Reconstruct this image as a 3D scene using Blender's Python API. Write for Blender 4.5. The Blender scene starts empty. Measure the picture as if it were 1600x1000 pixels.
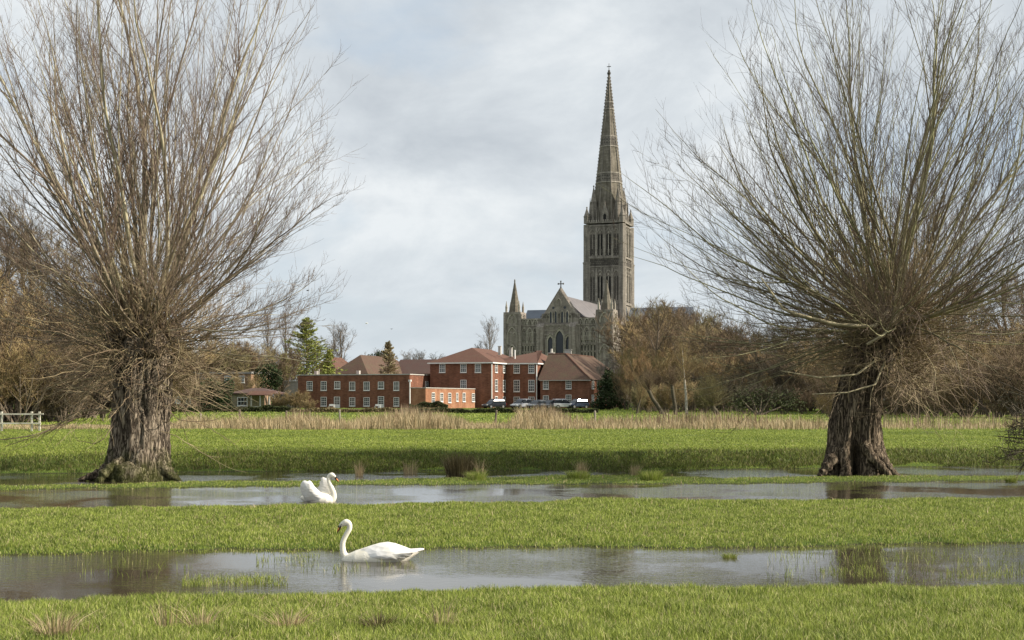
import bpy, bmesh, math, random
import numpy as np
from mathutils import Vector, Matrix, noise as mnoise
C = bpy.context.scene
COL = C.collection
R = math.radians
rng = np.random.default_rng(7)
random.seed(7)

# ------------------------------------------------------------------ camera
F = 2130.0          # focal length in photo pixels (1600 wide)
CH = 2.35           # eye height above the water
HY = 625.0          # horizon row
cam_d = bpy.data.cameras.new('camera'); cam = bpy.data.objects.new('camera', cam_d); COL.objects.link(cam)
cam.location = (0, 0, CH); cam.rotation_euler = (R(90), 0, 0)
cam_d.sensor_width = 36.0; cam_d.lens = 36.0 * F / 1600.0
cam_d.shift_y = (HY - 500.0) / 1600.0
cam_d.clip_start = 0.1; cam_d.clip_end = 9000
C.camera = cam

# ------------------------------------------------------------------ sun and sky
SUN_EL = 30.0
SUN_TH = 10.0       # degrees the sun stands on the camera's side of due right
sv = Vector((math.cos(R(SUN_TH)) * math.cos(R(SUN_EL)), -math.sin(R(SUN_TH)) * math.cos(R(SUN_EL)), math.sin(R(SUN_EL))))
sun_d = bpy.data.lights.new('sun', 'SUN'); sun = bpy.data.objects.new('sun', sun_d); COL.objects.link(sun)
sun.rotation_euler = sv.to_track_quat('Z', 'Y').to_euler()
sun.location = (60, -20, 60)
sun_d.energy = 5.0; sun_d.angle = R(0.5); sun_d.color = (1.0, 0.91, 0.79)
C.view_settings.view_transform = 'Standard'; C.view_settings.look = 'None'
C.view_settings.exposure = 0.50; C.view_settings.gamma = 1.0
C.render.engine = 'CYCLES'
C.cycles.max_bounces = 6; C.cycles.diffuse_bounces = 2; C.cycles.glossy_bounces = 2
C.cycles.transmission_bounces = 2; C.cycles.transparent_max_bounces = 4
C.cycles.use_denoising = True

W = bpy.data.worlds.new('World'); C.world = W; W.use_nodes = True
nt = W.node_tree; nt.nodes.clear()
def N(nt, typ, **kw):
    n = nt.nodes.new(typ)
    for k, v in kw.items():
        if k.startswith('i_'):
            key = k[2:]
            n.inputs[int(key) if key.isdigit() else key.replace('_', ' ')].default_value = v
        else: setattr(n, k, v)
    return n
def ramp(nt, stops, fac=None, interp='LINEAR'):
    r = nt.nodes.new('ShaderNodeValToRGB'); cr = r.color_ramp; cr.interpolation = interp
    while len(cr.elements) < len(stops): cr.elements.new(0.5)
    for e, (p, c) in zip(cr.elements, stops):
        e.position = p; e.color = (c[0], c[1], c[2], 1) if hasattr(c, '__len__') else (c, c, c, 1)
    if fac is not None: nt.links.new(fac, r.inputs[0])
    return r
def mixc(nt, fac, a, b, blend='MIX'):
    m = nt.nodes.new('ShaderNodeMix'); m.data_type = 'RGBA'; m.blend_type = blend
    for inp, v in ((m.inputs[0], fac), (m.inputs[6], a), (m.inputs[7], b)):
        if hasattr(v, 'is_linked') or hasattr(v, 'links'): nt.links.new(v, inp)
        elif hasattr(v, '__len__'): inp.default_value = (v[0], v[1], v[2], 1)
        else: inp.default_value = v
    return m.outputs[2]
def mth(nt, op, a, b=0.0, c=None):
    m = nt.nodes.new('ShaderNodeMath'); m.operation = op
    for i, v in enumerate((a, b) if c is None else (a, b, c)):
        if hasattr(v, 'links'): nt.links.new(v, m.inputs[i])
        else: m.inputs[i].default_value = v
    return m.outputs[0]

sky = N(nt, 'ShaderNodeTexSky', sky_type='NISHITA', sun_disc=False, sun_elevation=R(SUN_EL))
sky.sun_rotation = R(90 + SUN_TH)   # clockwise from +Y seen from above
sky.air_density = 1.0; sky.dust_density = 1.5; sky.ozone_density = 1.5
tc = N(nt, 'ShaderNodeTexCoord')
sep = N(nt, 'ShaderNodeSeparateXYZ'); nt.links.new(tc.outputs['Generated'], sep.inputs[0])
zz = mth(nt, 'ADD', mth(nt, 'MAXIMUM', sep.outputs[2], 0.0), 0.42)
cx = mth(nt, 'DIVIDE', sep.outputs[0], zz); cy = mth(nt, 'DIVIDE', sep.outputs[1], zz)
cmb = N(nt, 'ShaderNodeCombineXYZ'); nt.links.new(cx, cmb.inputs[0]); nt.links.new(cy, cmb.inputs[1]); cmb.inputs[2].default_value = 3.3
n1 = N(nt, 'ShaderNodeTexNoise', i_Scale=2.1, i_Detail=7.0, i_Roughness=0.56, i_Distortion=0.25); nt.links.new(cmb.outputs[0], n1.inputs['Vector'])
n2 = N(nt, 'ShaderNodeTexNoise', i_Scale=3.3, i_Detail=8.0, i_Roughness=0.6, i_Distortion=0.3); 
cmb2 = N(nt, 'ShaderNodeCombineXYZ'); nt.links.new(cx, cmb2.inputs[0]); nt.links.new(cy, cmb2.inputs[1]); cmb2.inputs[2].default_value = 8.1
nt.links.new(cmb2.outputs[0], n2.inputs['Vector'])
cover = ramp(nt, [(0.30, 0.0), (0.48, 1.0)], n1.outputs[0])
shade = ramp(nt, [(0.36, (5.0, 5.45, 5.9)), (0.46, (5.75, 6.2, 6.6)), (0.54, (6.4, 6.85, 7.2)), (0.66, (7.6, 7.95, 8.15))], n2.outputs[0])
skyc = mixc(nt, 0.65, sky.outputs[0], (5.9, 6.9, 7.9))
colr = mixc(nt, cover.outputs[0], skyc, shade.outputs[0])
hz = ramp(nt, [(0.0, 1.0), (0.16, 0.0)], sep.outputs[2])
colr = mixc(nt, mth(nt, 'MULTIPLY', hz.outputs[0], 0.55), colr, (6.3, 7.0, 7.4))
bg = N(nt, 'ShaderNodeBackground'); bg.inputs[1].default_value = 0.079
nt.links.new(colr, bg.inputs[0])
out = N(nt, 'ShaderNodeOutputWorld'); nt.links.new(bg.outputs[0], out.inputs[0])

# ------------------------------------------------------------------ pixel helpers (photo pixel -> world)
def PX(xp, D): return (xp - 800.0) / F * D
def PZ(yp, D): return CH + (HY - yp) / F * D

# ------------------------------------------------------------------ tagging
def tag(o, label=None, cat=None, group=None, kind=None):
    if label: o['label'] = label
    if cat: o['category'] = cat
    if group: o['group'] = group
    if kind: o['kind'] = kind
    return o
def empty(name, loc=(0, 0, 0), rz=0.0, label=None, cat=None, group=None):
    o = bpy.data.objects.new(name, None); COL.objects.link(o)
    o.empty_display_size = 0.3
    o.location = loc; o.rotation_euler = (0, 0, rz)
    return tag(o, label, cat, group)
def copy_tree(o, parent=None):
    c = o.copy(); COL.objects.link(c); c.parent = parent
    for ch in list(o.children): copy_tree(ch, c)
    return c

# ------------------------------------------------------------------ fast mesh builder
class NM:
    """collects numpy verts and tri/quad faces"""
    def __init__(s): s.V = []; s.Fq = []; s.Ft = []; s.n = 0; s.mq = []; s.mt = []
    def add(s, V, Q=None, T=None, mi=0):
        V = np.asarray(V, dtype=np.float32).reshape(-1, 3)
        if Q is not None and len(Q): Q = np.asarray(Q, dtype=np.int64).reshape(-1, 4); s.Fq.append(Q + s.n); s.mq.append(np.full(len(Q), mi))
        if T is not None and len(T): T = np.asarray(T, dtype=np.int64).reshape(-1, 3); s.Ft.append(T + s.n); s.mt.append(np.full(len(T), mi))
        s.V.append(V); s.n += len(V)
        return s
    def mesh(s, name, smooth=False):
        me = bpy.data.meshes.new(name)
        V = np.concatenate(s.V) if s.V else np.zeros((0, 3), np.float32)
        q = np.concatenate(s.Fq) if s.Fq else np.zeros((0, 4), np.int64)
        t = np.concatenate(s.Ft) if s.Ft else np.zeros((0, 3), np.int64)
        mi = np.concatenate([np.concatenate(s.mq) if s.mq else np.zeros(0), np.concatenate(s.mt) if s.mt else np.zeros(0)]).astype(np.int32)
        loops = np.concatenate([q.ravel(), t.ravel()]).astype(np.int32)
        nq, ntr = len(q), len(t)
        start = np.concatenate([np.arange(nq) * 4, nq * 4 + np.arange(ntr) * 3]).astype(np.int32)
        me.vertices.add(len(V)); me.vertices.foreach_set('co', V.astype(np.float32).ravel())
        me.loops.add(len(loops)); me.loops.foreach_set('vertex_index', loops)
        me.polygons.add(nq + ntr); me.polygons.foreach_set('loop_start', start)
        me.polygons.foreach_set('material_index', mi)
        me.polygons.foreach_set('use_smooth', np.full(nq + ntr, bool(smooth)))
        me.update(calc_edges=True)
        return me
    def build(s, name, mats, parent=None, smooth=False):
        me = s.mesh(name, smooth)
        for m in (mats if isinstance(mats, (list, tuple)) else [mats]): me.materials.append(m)
        o = bpy.data.objects.new(name, me); COL.objects.link(o)
        if parent is not None: o.parent = parent
        return o
    # primitive helpers ------------------------------------------------
    def box(s, x0, x1, y0, y1, z0, z1, mi=0):
        V = [(x0, y0, z0), (x1, y0, z0), (x1, y1, z0), (x0, y1, z0), (x0, y0, z1), (x1, y0, z1), (x1, y1, z1), (x0, y1, z1)]
        return s.add(V, [(3, 2, 1, 0), (4, 5, 6, 7), (0, 1, 5, 4), (1, 2, 6, 5), (2, 3, 7, 6), (3, 0, 4, 7)], mi=mi)
    def loft(s, rings, caps=True, mi=0):
        """rings (m, k, 3) closed rings"""
        rings = np.asarray(rings, dtype=float); m, k, _ = rings.shape
        i = np.arange(m - 1)[:, None] * k; j = np.arange(k)[None, :]; j2 = (j + 1) % k
        Q = np.stack([i + j, i + j2, i + k + j2, i + k + j], -1).reshape(-1, 4)
        V = rings.reshape(-1, 3); T = []
        if caps:
            V = np.concatenate([V, rings[0].mean(0)[None], rings[-1].mean(0)[None]])
            a, b = m * k, m * k + 1
            for jj in range(k):
                T.append((a, (jj + 1) % k, jj)); T.append((b, (m - 1) * k + jj, (m - 1) * k + (jj + 1) % k))
        return s.add(V, Q, T, mi=mi)
    def prism(s, poly, axis, a, b, mi=0):
        """poly: list of 2D points (convex); axis 'x','y','z' is extrusion direction from a to b"""
        n = len(poly)
        def p3(u, v, w): return {'x': (w, u, v), 'y': (u, w, v), 'z': (u, v, w)}[axis]
        V = [p3(u, v, a) for u, v in poly] + [p3(u, v, b) for u, v in poly]
        Q = [(i, (i + 1) % n, n + (i + 1) % n, n + i) for i in range(n)]
        cu = sum(u for u, v in poly) / n; cv = sum(v for u, v in poly) / n
        V += [p3(cu, cv, a), p3(cu, cv, b)]
        T = [(2 * n, (i + 1) % n, i) for i in range(n)] + [(2 * n + 1, n + i, n + (i + 1) % n) for i in range(n)]
        return s.add(V, Q, T, mi=mi)
    def frustum(s, cx, cy, z0, z1, r0, r1, n=8, rot=0.0, mi=0):
        a = np.arange(n) * 2 * math.pi / n + rot
        rings = [np.stack([cx + r * np.cos(a), cy + r * np.sin(a), np.full(n, z)], 1) for r, z in ((r0, z0), (max(r1, 1e-3), z1))]
        return s.loft(rings, mi=mi)

def tube_arrays(P, Rr, sides=3):
    """P (n,m,3) polylines, Rr (n,m) radii -> verts, quads"""
    n, m, _ = P.shape
    T = np.gradient(P, axis=1); T /= np.linalg.norm(T, axis=2, keepdims=True) + 1e-9
    ref = np.zeros_like(T); ref[..., 0] = 0.31; ref[..., 1] = 0.95; 
    par = np.abs((T * ref).sum(-1)) > 0.93
    ref[par] = (0.9, -0.3, 0.3)
    U = np.cross(T, ref); U /= np.linalg.norm(U, axis=2, keepdims=True) + 1e-9
    Vv = np.cross(T, U)
    a = np.arange(sides) * 2 * math.pi / sides
    X = P[:, :, None, :] + Rr[:, :, None, None] * (U[:, :, None, :] * np.cos(a)[None, None, :, None] + Vv[:, :, None, :] * np.sin(a)[None, None, :, None])
    base = (np.arange(n) * m * sides)[:, None, None] + (np.arange(m - 1) * sides)[None, :, None]
    j = np.arange(sides)[None, None, :]; j2 = (j + 1) % sides
    Q = np.stack([base + j, base + j2, base + sides + j2, base + sides + j], -1).reshape(-1, 4)
    return X.reshape(-1, 3), Q
def nrm(v): return v / (np.linalg.norm(v, axis=-1, keepdims=True) + 1e-9)
def grow(P0, D0, L, R0, m, up=0.0, wob=0.1, tip=0.15, g=rng, grav=None):
    n = len(P0); P = np.zeros((n, m + 1, 3)); P[:, 0] = P0; d = nrm(D0.copy())
    up = np.broadcast_to(np.asarray(up, float), (n,)); L = np.broadcast_to(np.asarray(L, float), (n,)); R0 = np.broadcast_to(np.asarray(R0, float), (n,))
    for i in range(m):
        d = d + g.normal(0, 1, (n, 3)) * wob
        d[:, 2] += up / m
        if grav is not None: d[:, 2] -= grav * i / m
        d = nrm(d)
        P[:, i + 1] = P[:, i] + d * (L / m)[:, None]
    t = np.linspace(0, 1, m + 1)
    Rr = R0[:, None] * (1 - (1 - tip) * t[None, :])
    return P, Rr
def spawn(P, Rr, k, t0, t1, ang, g=rng, upbias=0.3):
    """k children per branch; returns start, direction, parent radius, t, parent index"""
    n, m, _ = P.shape
    idx = np.repeat(np.arange(n), k); t = g.uniform(t0, t1, n * k)
    f = t * (m - 1); i = np.clip(f.astype(int), 0, m - 2); fr = (f - i)[:, None]
    A = P[idx, i]; B = P[idx, i + 1]; S = A + (B - A) * fr; T = nrm(B - A)
    rr = Rr[idx, i] * (1 - fr[:, 0]) + Rr[idx, i + 1] * fr[:, 0]
    rv = nrm(g.normal(0, 1, (n * k, 3))); side = nrm(np.cross(T, rv))
    an = R(1) * g.normal(ang, ang * 0.25, n * k)[:, None]
    D = T * np.cos(an) + side * np.sin(an); D[:, 2] += upbias
    return S, nrm(D), rr, t, idx

# ------------------------------------------------------------------ materials
def new_mat(name):
    m = bpy.data.materials.new(name); m.use_nodes = True; nt = m.node_tree
    b = nt.nodes['Principled BSDF']; return m, nt, b
def mat(name, c1, c2=None, rough=0.8, scale=3.0, detail=5.0, bump=0.0, bscale=None, stretch=(1, 1, 1), metallic=0.0, coord='Object', c3=None, scale3=0.5, spec=0.3, island=0.0, transl=0.0):
    m, nt, b = new_mat(name)
    tc = N(nt, 'ShaderNodeTexCoord'); mp = N(nt, 'ShaderNodeMapping'); mp.inputs['Scale'].default_value = stretch
    nt.links.new(tc.outputs[coord], mp.inputs[0])
    c2 = c2 or tuple(x * 0.7 for x in c1)
    no = N(nt, 'ShaderNodeTexNoise', i_Scale=scale, i_Detail=detail, i_Roughness=0.6); nt.links.new(mp.outputs[0], no.inputs['Vector'])
    rp = ramp(nt, [(0.32, c2), (0.68, c1)], no.outputs[0]); col = rp.outputs[0]
    if c3:
        n3 = N(nt, 'ShaderNodeTexNoise', i_Scale=scale3, i_Detail=4.0); nt.links.new(mp.outputs[0], n3.inputs['Vector'])
        r3 = ramp(nt, [(0.48, 0.0), (0.66, 1.0)], n3.outputs[0]); col = mixc(nt, r3.outputs[0], col, c3)
    if island:
        ge = N(nt, 'ShaderNodeNewGeometry')
        hs = N(nt, 'ShaderNodeHueSaturation'); nt.links.new(col, hs.inputs['Color'])
        nt.links.new(mth(nt, 'MULTIPLY_ADD', ge.outputs['Random Per Island'], 2 * island, 1 - island), hs.inputs['Value'])
        nt.links.new(mth(nt, 'MULTIPLY_ADD', ge.outputs['Random Per Island'], 0.04, 0.48), hs.inputs['Hue'])
        col = hs.outputs[0]
    nt.links.new(col, b.inputs['Base Color'])
    b.inputs['Roughness'].default_value = rough; b.inputs['Metallic'].default_value = metallic
    b.inputs['Specular IOR Level'].default_value = spec
    if bump:
        nb = N(nt, 'ShaderNodeTexNoise', i_Scale=bscale or scale * 4, i_Detail=6.0); nt.links.new(mp.outputs[0], nb.inputs['Vector'])
        bp = N(nt, 'ShaderNodeBump'); bp.inputs['Strength'].default_value = 1.0; bp.inputs['Distance'].default_value = bump
        nt.links.new(nb.outputs[0], bp.inputs['Height']); nt.links.new(bp.outputs[0], b.inputs['Normal'])
    if transl:
        tr = N(nt, 'ShaderNodeBsdfTranslucent'); nt.links.new(col, tr.inputs[0])
        mx = N(nt, 'ShaderNodeMixShader'); mx.inputs[0].default_value = transl
        nt.links.new(b.outputs[0], mx.inputs[1]); nt.links.new(tr.outputs[0], mx.inputs[2])
        nt.links.new(mx.outputs[0], nt.nodes['Material Output'].inputs[0])
    return m
# ------------------------------------------------------------------ ground
def edge(tbl):
    xs, ds = [], []
    for xp, yp in tbl:
        D = CH * F / (yp - HY); ds.append(D); xs.append(PX(xp, D))
    xs, ds = np.array(xs), np.array(ds)
    return lambda x: np.interp(x, xs, ds)
E1 = edge([(0, 953), (400, 945), (600, 940), (800, 935), (1000, 933), (1200, 933), (1600, 930)])
E2 = edge([(0, 868), (100, 866), (250, 861), (400, 858), (500, 859), (650, 860), (720, 856), (850, 855), (1000, 853), (1100, 857), (1200, 856), (1300, 854), (1600, 848)])
E3 = edge([(0, 799), (300, 796), (460, 793), (560, 792), (700, 790), (850, 788), (900, 783), (1050, 784), (1200, 785), (1450, 783), (1600, 782)])
E4 = edge([(0, 766), (150, 764), (300, 762), (400, 760), (600, 759), (900, 757), (1200, 756), (1280, 754), (1450, 753), (1600, 751)])
E5 = edge([(0, 759), (140, 759), (280, 753), (400, 753), (560, 751), (700, 748), (860, 743), (1000, 743), (1120, 748), (1300, 745), (1400, 744), (1600, 744)])
E6 = edge([(0, 741), (150, 739), (400, 736.5), (700, 735), (860, 735), (1000, 735), (1270, 731.5), (1400, 729.5), (1600, 728.5)])
def vnoise(x, y, seed=0.0):
    """cheap smooth pseudo noise from sines, -1..1"""
    return (np.sin(x * 1.0 + 1.3 * np.sin(y * 0.7 + seed) + seed) * np.sin(y * 1.1 + 1.7 * np.sin(x * 0.6 - seed) + 2 * seed)
            + 0.5 * np.sin(x * 2.3 + y * 1.9 + seed * 3 + np.sin(x * 1.7 - y * 1.3)) + 0.25 * np.sin(x * 5.1 - y * 4.3 + 2 * np.sin(y * 2.7 + seed))) / 1.75
def ground_z(x, y):
    x = np.asarray(x, float); y = np.asarray(y, float)
    wig = 0.20 * vnoise(x * 1.1, y * 0.5, 1.0) + 0.13 * vnoise(x * 4, y * 1.5, 2.0) + 0.07 * vnoise(x * 11, y * 3, 7.0)
    e = [E(x) for E in (E1, E2, E3, E4, E5, E6)]
    e1, e2, e3 = e[0] + wig, e[1] + wig * 1.3, e[2] + wig * 1.6
    e4, e5, e6 = e[3] + wig * 2.0, e[4] + wig * 2.2, e[5] + wig * 0.8
    s = np.full(x.shape, 1e3)
    # signed distance along y: + land, - water
    s = np.where(y < e1, e1 - y, 0)
    s = np.where((y >= e1) & (y < e2), -np.minimum(y - e1, e2 - y), s)
    s = np.where((y >= e2) & (y < e3), np.minimum(y - e2, e3 - y), s)
    s = np.where((y >= e3) & (y < e4), -np.minimum(y - e3, e4 - y), s)
    s = np.where((y >= e4) & (y < e5), np.minimum(y - e4, e5 - y), s)
    s = np.where((y >= e5) & (y < e6), -np.minimum(y - e5, e6 - y), s)
    s = np.where(y >= e6, y - e6, s)
    n = vnoise(x * 2.2, y * 2.2, 3.0); n2 = vnoise(x * 0.5, y * 0.5, 4.0)
    A = np.where(y < e2, 0.13, np.where(y < e4, 0.09, np.where(y < e5 + 0.5, 0.035, 0.12)))
    land = A * (1 - np.exp(-np.maximum(s, 0) / 0.35)) + 0.015 * n * np.clip(s, 0, 1) + 0.03 * n2 * np.clip(s / 3, 0, 1)
    land += np.where(y < e2, 0.055 * np.maximum(e1 - y, 0), 0)
    t = np.clip((y - e6) / 2.8, 0, 1); t = t * t * (3 - 2 * t)
    land += np.where(y >= e6, 0.40 * t + 0.06 * np.clip((y - 50) / 40, 0, 1) + 0.30 * np.clip((y - 90) / 160, 0, 1) + 0.65 * np.clip((y - 250) / 250, 0, 1), 0)
    land += np.where(y >= e6, 0.05 * vnoise(x * 0.12, y * 0.16, 5.0) * np.clip((y - 50) / 10, 0, 1), 0)
    wat = -0.22 * (1 - np.exp(np.minimum(s, 0) / 0.5)) - 0.01
    return np.where(s > 0, land, wat)
def gz(x, y): return float(ground_z(np.array([float(x)]), np.array([float(y)]))[0])

rows = np.concatenate([np.linspace(-40, 9, 26), np.arange(10, 52, 0.11), np.arange(52, 100, 0.6), np.geomspace(100, 6000, 70)])
ks = np.linspace(-1, 1, 460)
YY, KK = np.meshgrid(rows, ks, indexing='ij'); WW = 12 + np.maximum(YY, 0) * 0.75 + np.where(YY < 10, 30, 0)
WW = np.maximum(WW, 22); XX = KK * WW
ZZ = ground_z(XX, YY)
nr, nc = XX.shape
ii = (np.arange(nr - 1)[:, None] * nc + np.arange(nc - 1)[None, :])
Q = np.stack([ii, ii + 1, ii + nc + 1, ii + nc], -1).reshape(-1, 4)
m_ground, nt, b = new_mat('meadow_soil')
tc = N(nt, 'ShaderNodeTexCoord')
na = N(nt, 'ShaderNodeTexNoise', i_Scale=0.35, i_Detail=8.0, i_Roughness=0.62); nt.links.new(tc.outputs['Object'], na.inputs['Vector'])
nb_ = N(nt, 'ShaderNodeTexNoise', i_Scale=6.0, i_Detail=6.0, i_Roughness=0.7); nt.links.new(tc.outputs['Object'], nb_.inputs['Vector'])
r1 = ramp(nt, [(0.3, (0.055, 0.08, 0.016)), (0.7, (0.115, 0.155, 0.03))], na.outputs[0])
r2 = ramp(nt, [(0.3, (0.03, 0.055, 0.010)), (0.65, (0.11, 0.17, 0.022))], nb_.outputs[0])
col = mixc(nt, 0.5, r1.outputs[0], r2.outputs[0])
# wet mud where the ground dips under the water
sp = N(nt, 'ShaderNodeSeparateXYZ'); nt.links.new(tc.outputs['Object'], sp.inputs[0])
rm = ramp(nt, [(0.0, 1.0), (0.03, 0.0)], sp.outputs[2])
col = mixc(nt, rm.outputs[0], col, (0.045, 0.040, 0.022))
nt.links.new(col, b.inputs['Base Color']); b.inputs['Roughness'].default_value = 0.9; b.inputs['Specular IOR Level'].default_value = 0.15
bp = N(nt, 'ShaderNodeBump'); bp.inputs['Distance'].default_value = 0.06; nt.links.new(nb_.outputs[0], bp.inputs['Height']); nt.links.new(bp.outputs[0], b.inputs['Normal'])
g = NM().add(np.stack([XX, YY, ZZ], -1), Q).build('ground', m_ground, smooth=True)
tag(g, kind='structure')

# ------------------------------------------------------------------ water
m_water, nt, b = new_mat('flood_water')
b.inputs['Base Color'].default_value = (0.050, 0.042, 0.026, 1); b.inputs['Roughness'].default_value = 0.035
b.inputs['IOR'].default_value = 1.33; b.inputs['Specular IOR Level'].default_value = 0.5
tc = N(nt, 'ShaderNodeTexCoord'); mp = N(nt, 'ShaderNodeMapping'); mp.inputs['Scale'].default_value = (1.0, 2.2, 1.0); mp.inputs['Rotation'].default_value = (0, 0, R(12))
nt.links.new(tc.outputs['Object'], mp.inputs[0])
w1 = N(nt, 'ShaderNodeTexNoise', i_Scale=5.0, i_Detail=3.0, i_Roughness=0.5, i_Distortion=0.4); nt.links.new(mp.outputs[0], w1.inputs['Vector'])
w2 = N(nt, 'ShaderNodeTexNoise', i_Scale=13.0, i_Detail=2.0); nt.links.new(mp.outputs[0], w2.inputs['Vector'])
wp = N(nt, 'ShaderNodeTexNoise', i_Scale=0.33, i_Detail=3.0); nt.links.new(tc.outputs['Object'], wp.inputs['Vector'])
patch = ramp(nt, [(0.44, 0.14), (0.60, 1.6)], wp.outputs[0])
hh = mth(nt, 'ADD', w1.outputs[0], mth(nt, 'MULTIPLY', w2.outputs[0], 0.35))
bp = N(nt, 'ShaderNodeBump'); bp.inputs['Distance'].default_value = 0.010
nt.links.new(patch.outputs[0], bp.inputs['Strength']); nt.links.new(hh, bp.inputs['Height']); nt.links.new(bp.outputs[0], b.inputs['Normal'])
w = NM().add([(-60, 12, 0), (60, 12, 0), (60, 52, 0), (-60, 52, 0)], [(0, 1, 2, 3)]).build('water', m_water)
tag(w, kind='structure')

# ------------------------------------------------------------------ grass
def grass_mat(name, c_lo, c_hi, c_dry, dry=0.12, pscale=0.6, transl=0.35):
    m, nt, b = new_mat(name)
    ge = N(nt, 'ShaderNodeNewGeometry'); tc = N(nt, 'ShaderNodeTexCoord')
    no = N(nt, 'ShaderNodeTexNoise', i_Scale=pscale, i_Detail=5.0, i_Roughness=0.65); nt.links.new(tc.outputs['Object'], no.inputs['Vector'])
    f = mth(nt, 'ADD', mth(nt, 'MULTIPLY', ge.outputs['Random Per Island'], 0.55), mth(nt, 'MULTIPLY', mth(nt, 'SUBTRACT', no.outputs[0], 0.28), 1.0))
    rp = ramp(nt, [(0.1, c_lo), (0.8, c_hi)], f)
    rd = ramp(nt, [(1 - dry - 0.03, 0.0), (1 - dry + 0.03, 1.0)], mth(nt, 'FRACT', mth(nt, 'MULTIPLY', ge.outputs['Random Per Island'], 7.31)))
    col = mixc(nt, mth(nt, 'MULTIPLY', rd.outputs[0], 0.75), rp.outputs[0], c_dry)
    nt.links.new(col, b.inputs['Base Color']); b.inputs['Roughness'].default_value = 0.55; b.inputs['Specular IOR Level'].default_value = 0.25
    tr = N(nt, 'ShaderNodeBsdfTranslucent'); nt.links.new(col, tr.inputs[0])
    mx = N(nt, 'ShaderNodeMixShader'); mx.inputs[0].default_value = transl
    nt.links.new(b.outputs[0], mx.inputs[1]); nt.links.new(tr.outputs[0], mx.inputs[2]); nt.links.new(mx.outputs[0], nt.nodes['Material Output'].inputs[0])
    return m
m_grass = grass_mat('grass_blades', (0.060, 0.095, 0.014), (0.37, 0.43, 0.085), (0.58, 0.50, 0.26), 0.12, pscale=1.7, transl=0.28)
m_grass_far = grass_mat('grass_blades_meadow', (0.10, 0.14, 0.02), (0.38, 0.44, 0.085), (0.42, 0.40, 0.17), 0.09, 0.16, transl=0.28)
m_straw = grass_mat('dry_straw', (0.24, 0.175, 0.09), (0.62, 0.50, 0.30), (0.28, 0.20, 0.10), 0.3, 0.8, 0.25)
m_straw_dark = grass_mat('dark_sedge', (0.045, 0.036, 0.016), (0.17, 0.135, 0.06), (0.40, 0.33, 0.2), 0.10, 0.8, 0.2)

def blades(nm, x, y, z, h, w, lean=0.35, seed=1, segs=2, leandir=None):
    g = np.random.default_rng(seed); n = len(x)
    az = g.uniform(0, 2 * math.pi, n); ln = np.abs(g.normal(0, lean, n)) * h
    lx, ly = np.cos(az) * ln, np.sin(az) * ln
    if leandir is not None: lx = lx + leandir[0] * h; ly = ly + leandir[1] * h
    fa = g.uniform(0, math.pi, n); wx, wy = np.cos(fa) * w * 0.5, np.sin(fa) * w * 0.5 * 0.6
    wx = np.where(np.abs(wx) < w * 0.18, w * 0.18, wx)
    base = np.stack([x, y, z - 0.01], 1); B = np.stack([wx, wy, np.zeros(n)], 1)
    mid = base + np.stack([lx * 0.35, ly * 0.35, h * 0.58 + 0.01], 1)
    tip = base + np.stack([lx, ly, h * 0.97 + 0.01], 1)
    V = np.stack([base - B, base + B, mid + B * 0.75, mid - B * 0.75, tip], 1)
    i = np.arange(n)[:, None] * 5
    return nm.add(V.reshape(-1, 3), i + np.array([[0, 1, 2, 3]]), i + np.array([[3, 2, 4]]))

def scatter(n, y0, y1, seed, marg=1.32, powy=-1.0):
    g = np.random.default_rng(seed)
    u = g.uniform(0, 1, n)
    # density in y ~ y^powy * width -> sample uniformly in the picture-ish sense
    if powy == -1.0: y = y0 * (y1 / y0) ** u
    else: y = y0 + (y1 - y0) * u
    x = g.uniform(-1, 1, n) * (800 / F * y * marg)
    return x, y
def grass_patch(name, n, y0, y1, h, w, mt, seed, zmin=0.012, lean=0.35, label='', cat='grass', powy=-1.0, hvar=0.3, gap=0.0):
    x, y = scatter(n, y0, y1, seed, powy=powy); z = ground_z(x, y)
    g = np.random.default_rng(seed + 100)
    k = (z > zmin) | ((z > -0.16) & (g.uniform(0, 1, n) < 0.55 * np.exp(np.minimum(z, 0) / 0.05)))
    pn = vnoise(x * 1.3, y * 1.3, seed) * 0.5 + vnoise(x * 4.1, y * 3.3, seed + 2) * 0.5
    if gap: k &= (pn > -0.55 + g.uniform(-0.2, 0.2, n))
    x, y, z, pn = x[k], y[k], z[k], pn[k]
    z = np.maximum(z, -0.01)
    hh = h * (1 + hvar * pn + hvar * 0.8 * vnoise(x * 5.3, y * 3.7, seed + 5)) * g.uniform(0.55, 1.25, len(x)) * np.clip(0.6 + (z - zmin) * 5, 0.6, 1)
    nm = NM(); blades(nm, x, y, z, hh, w * (0.7 + 0.6 * g.uniform(0, 1, len(x))), lean, seed)
    o = nm.build(name, mt); tag(o, label, cat, kind='stuff'); return o
grass_patch('grass', 290000, 9.3, 18.6, 0.085, 0.0085, m_grass, 11, lean=0.5, hvar=0.45, label='short bright green grass on the nearest bank, below the front pool')
grass_patch('grass', 370000, 20.0, 34.5, 0.062, 0.012, m_grass, 12, lean=0.5, label='short yellow green grass on the long bank between the two pools', hvar=0.5)
grass_patch('grass', 130000, 34.5, 47.0, 0.055, 0.015, m_grass, 13, zmin=0.008, label='rough grass on the narrow wet strip under the pollard willows', hvar=0.6)
grass_patch('grass', 330000, 45.0, 92.0, 0.058, 0.030, m_grass_far, 14, lean=0.8, label='smooth green grass of the meadow beyond the pools', powy=-1.0, hvar=0.45, zmin=0.03)
grass_patch('grass', 90000, 92.0, 245.0, 0.11, 0.11, m_grass_far, 15, label='pale green pasture grass in front of the brick buildings', hvar=0.4)

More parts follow.
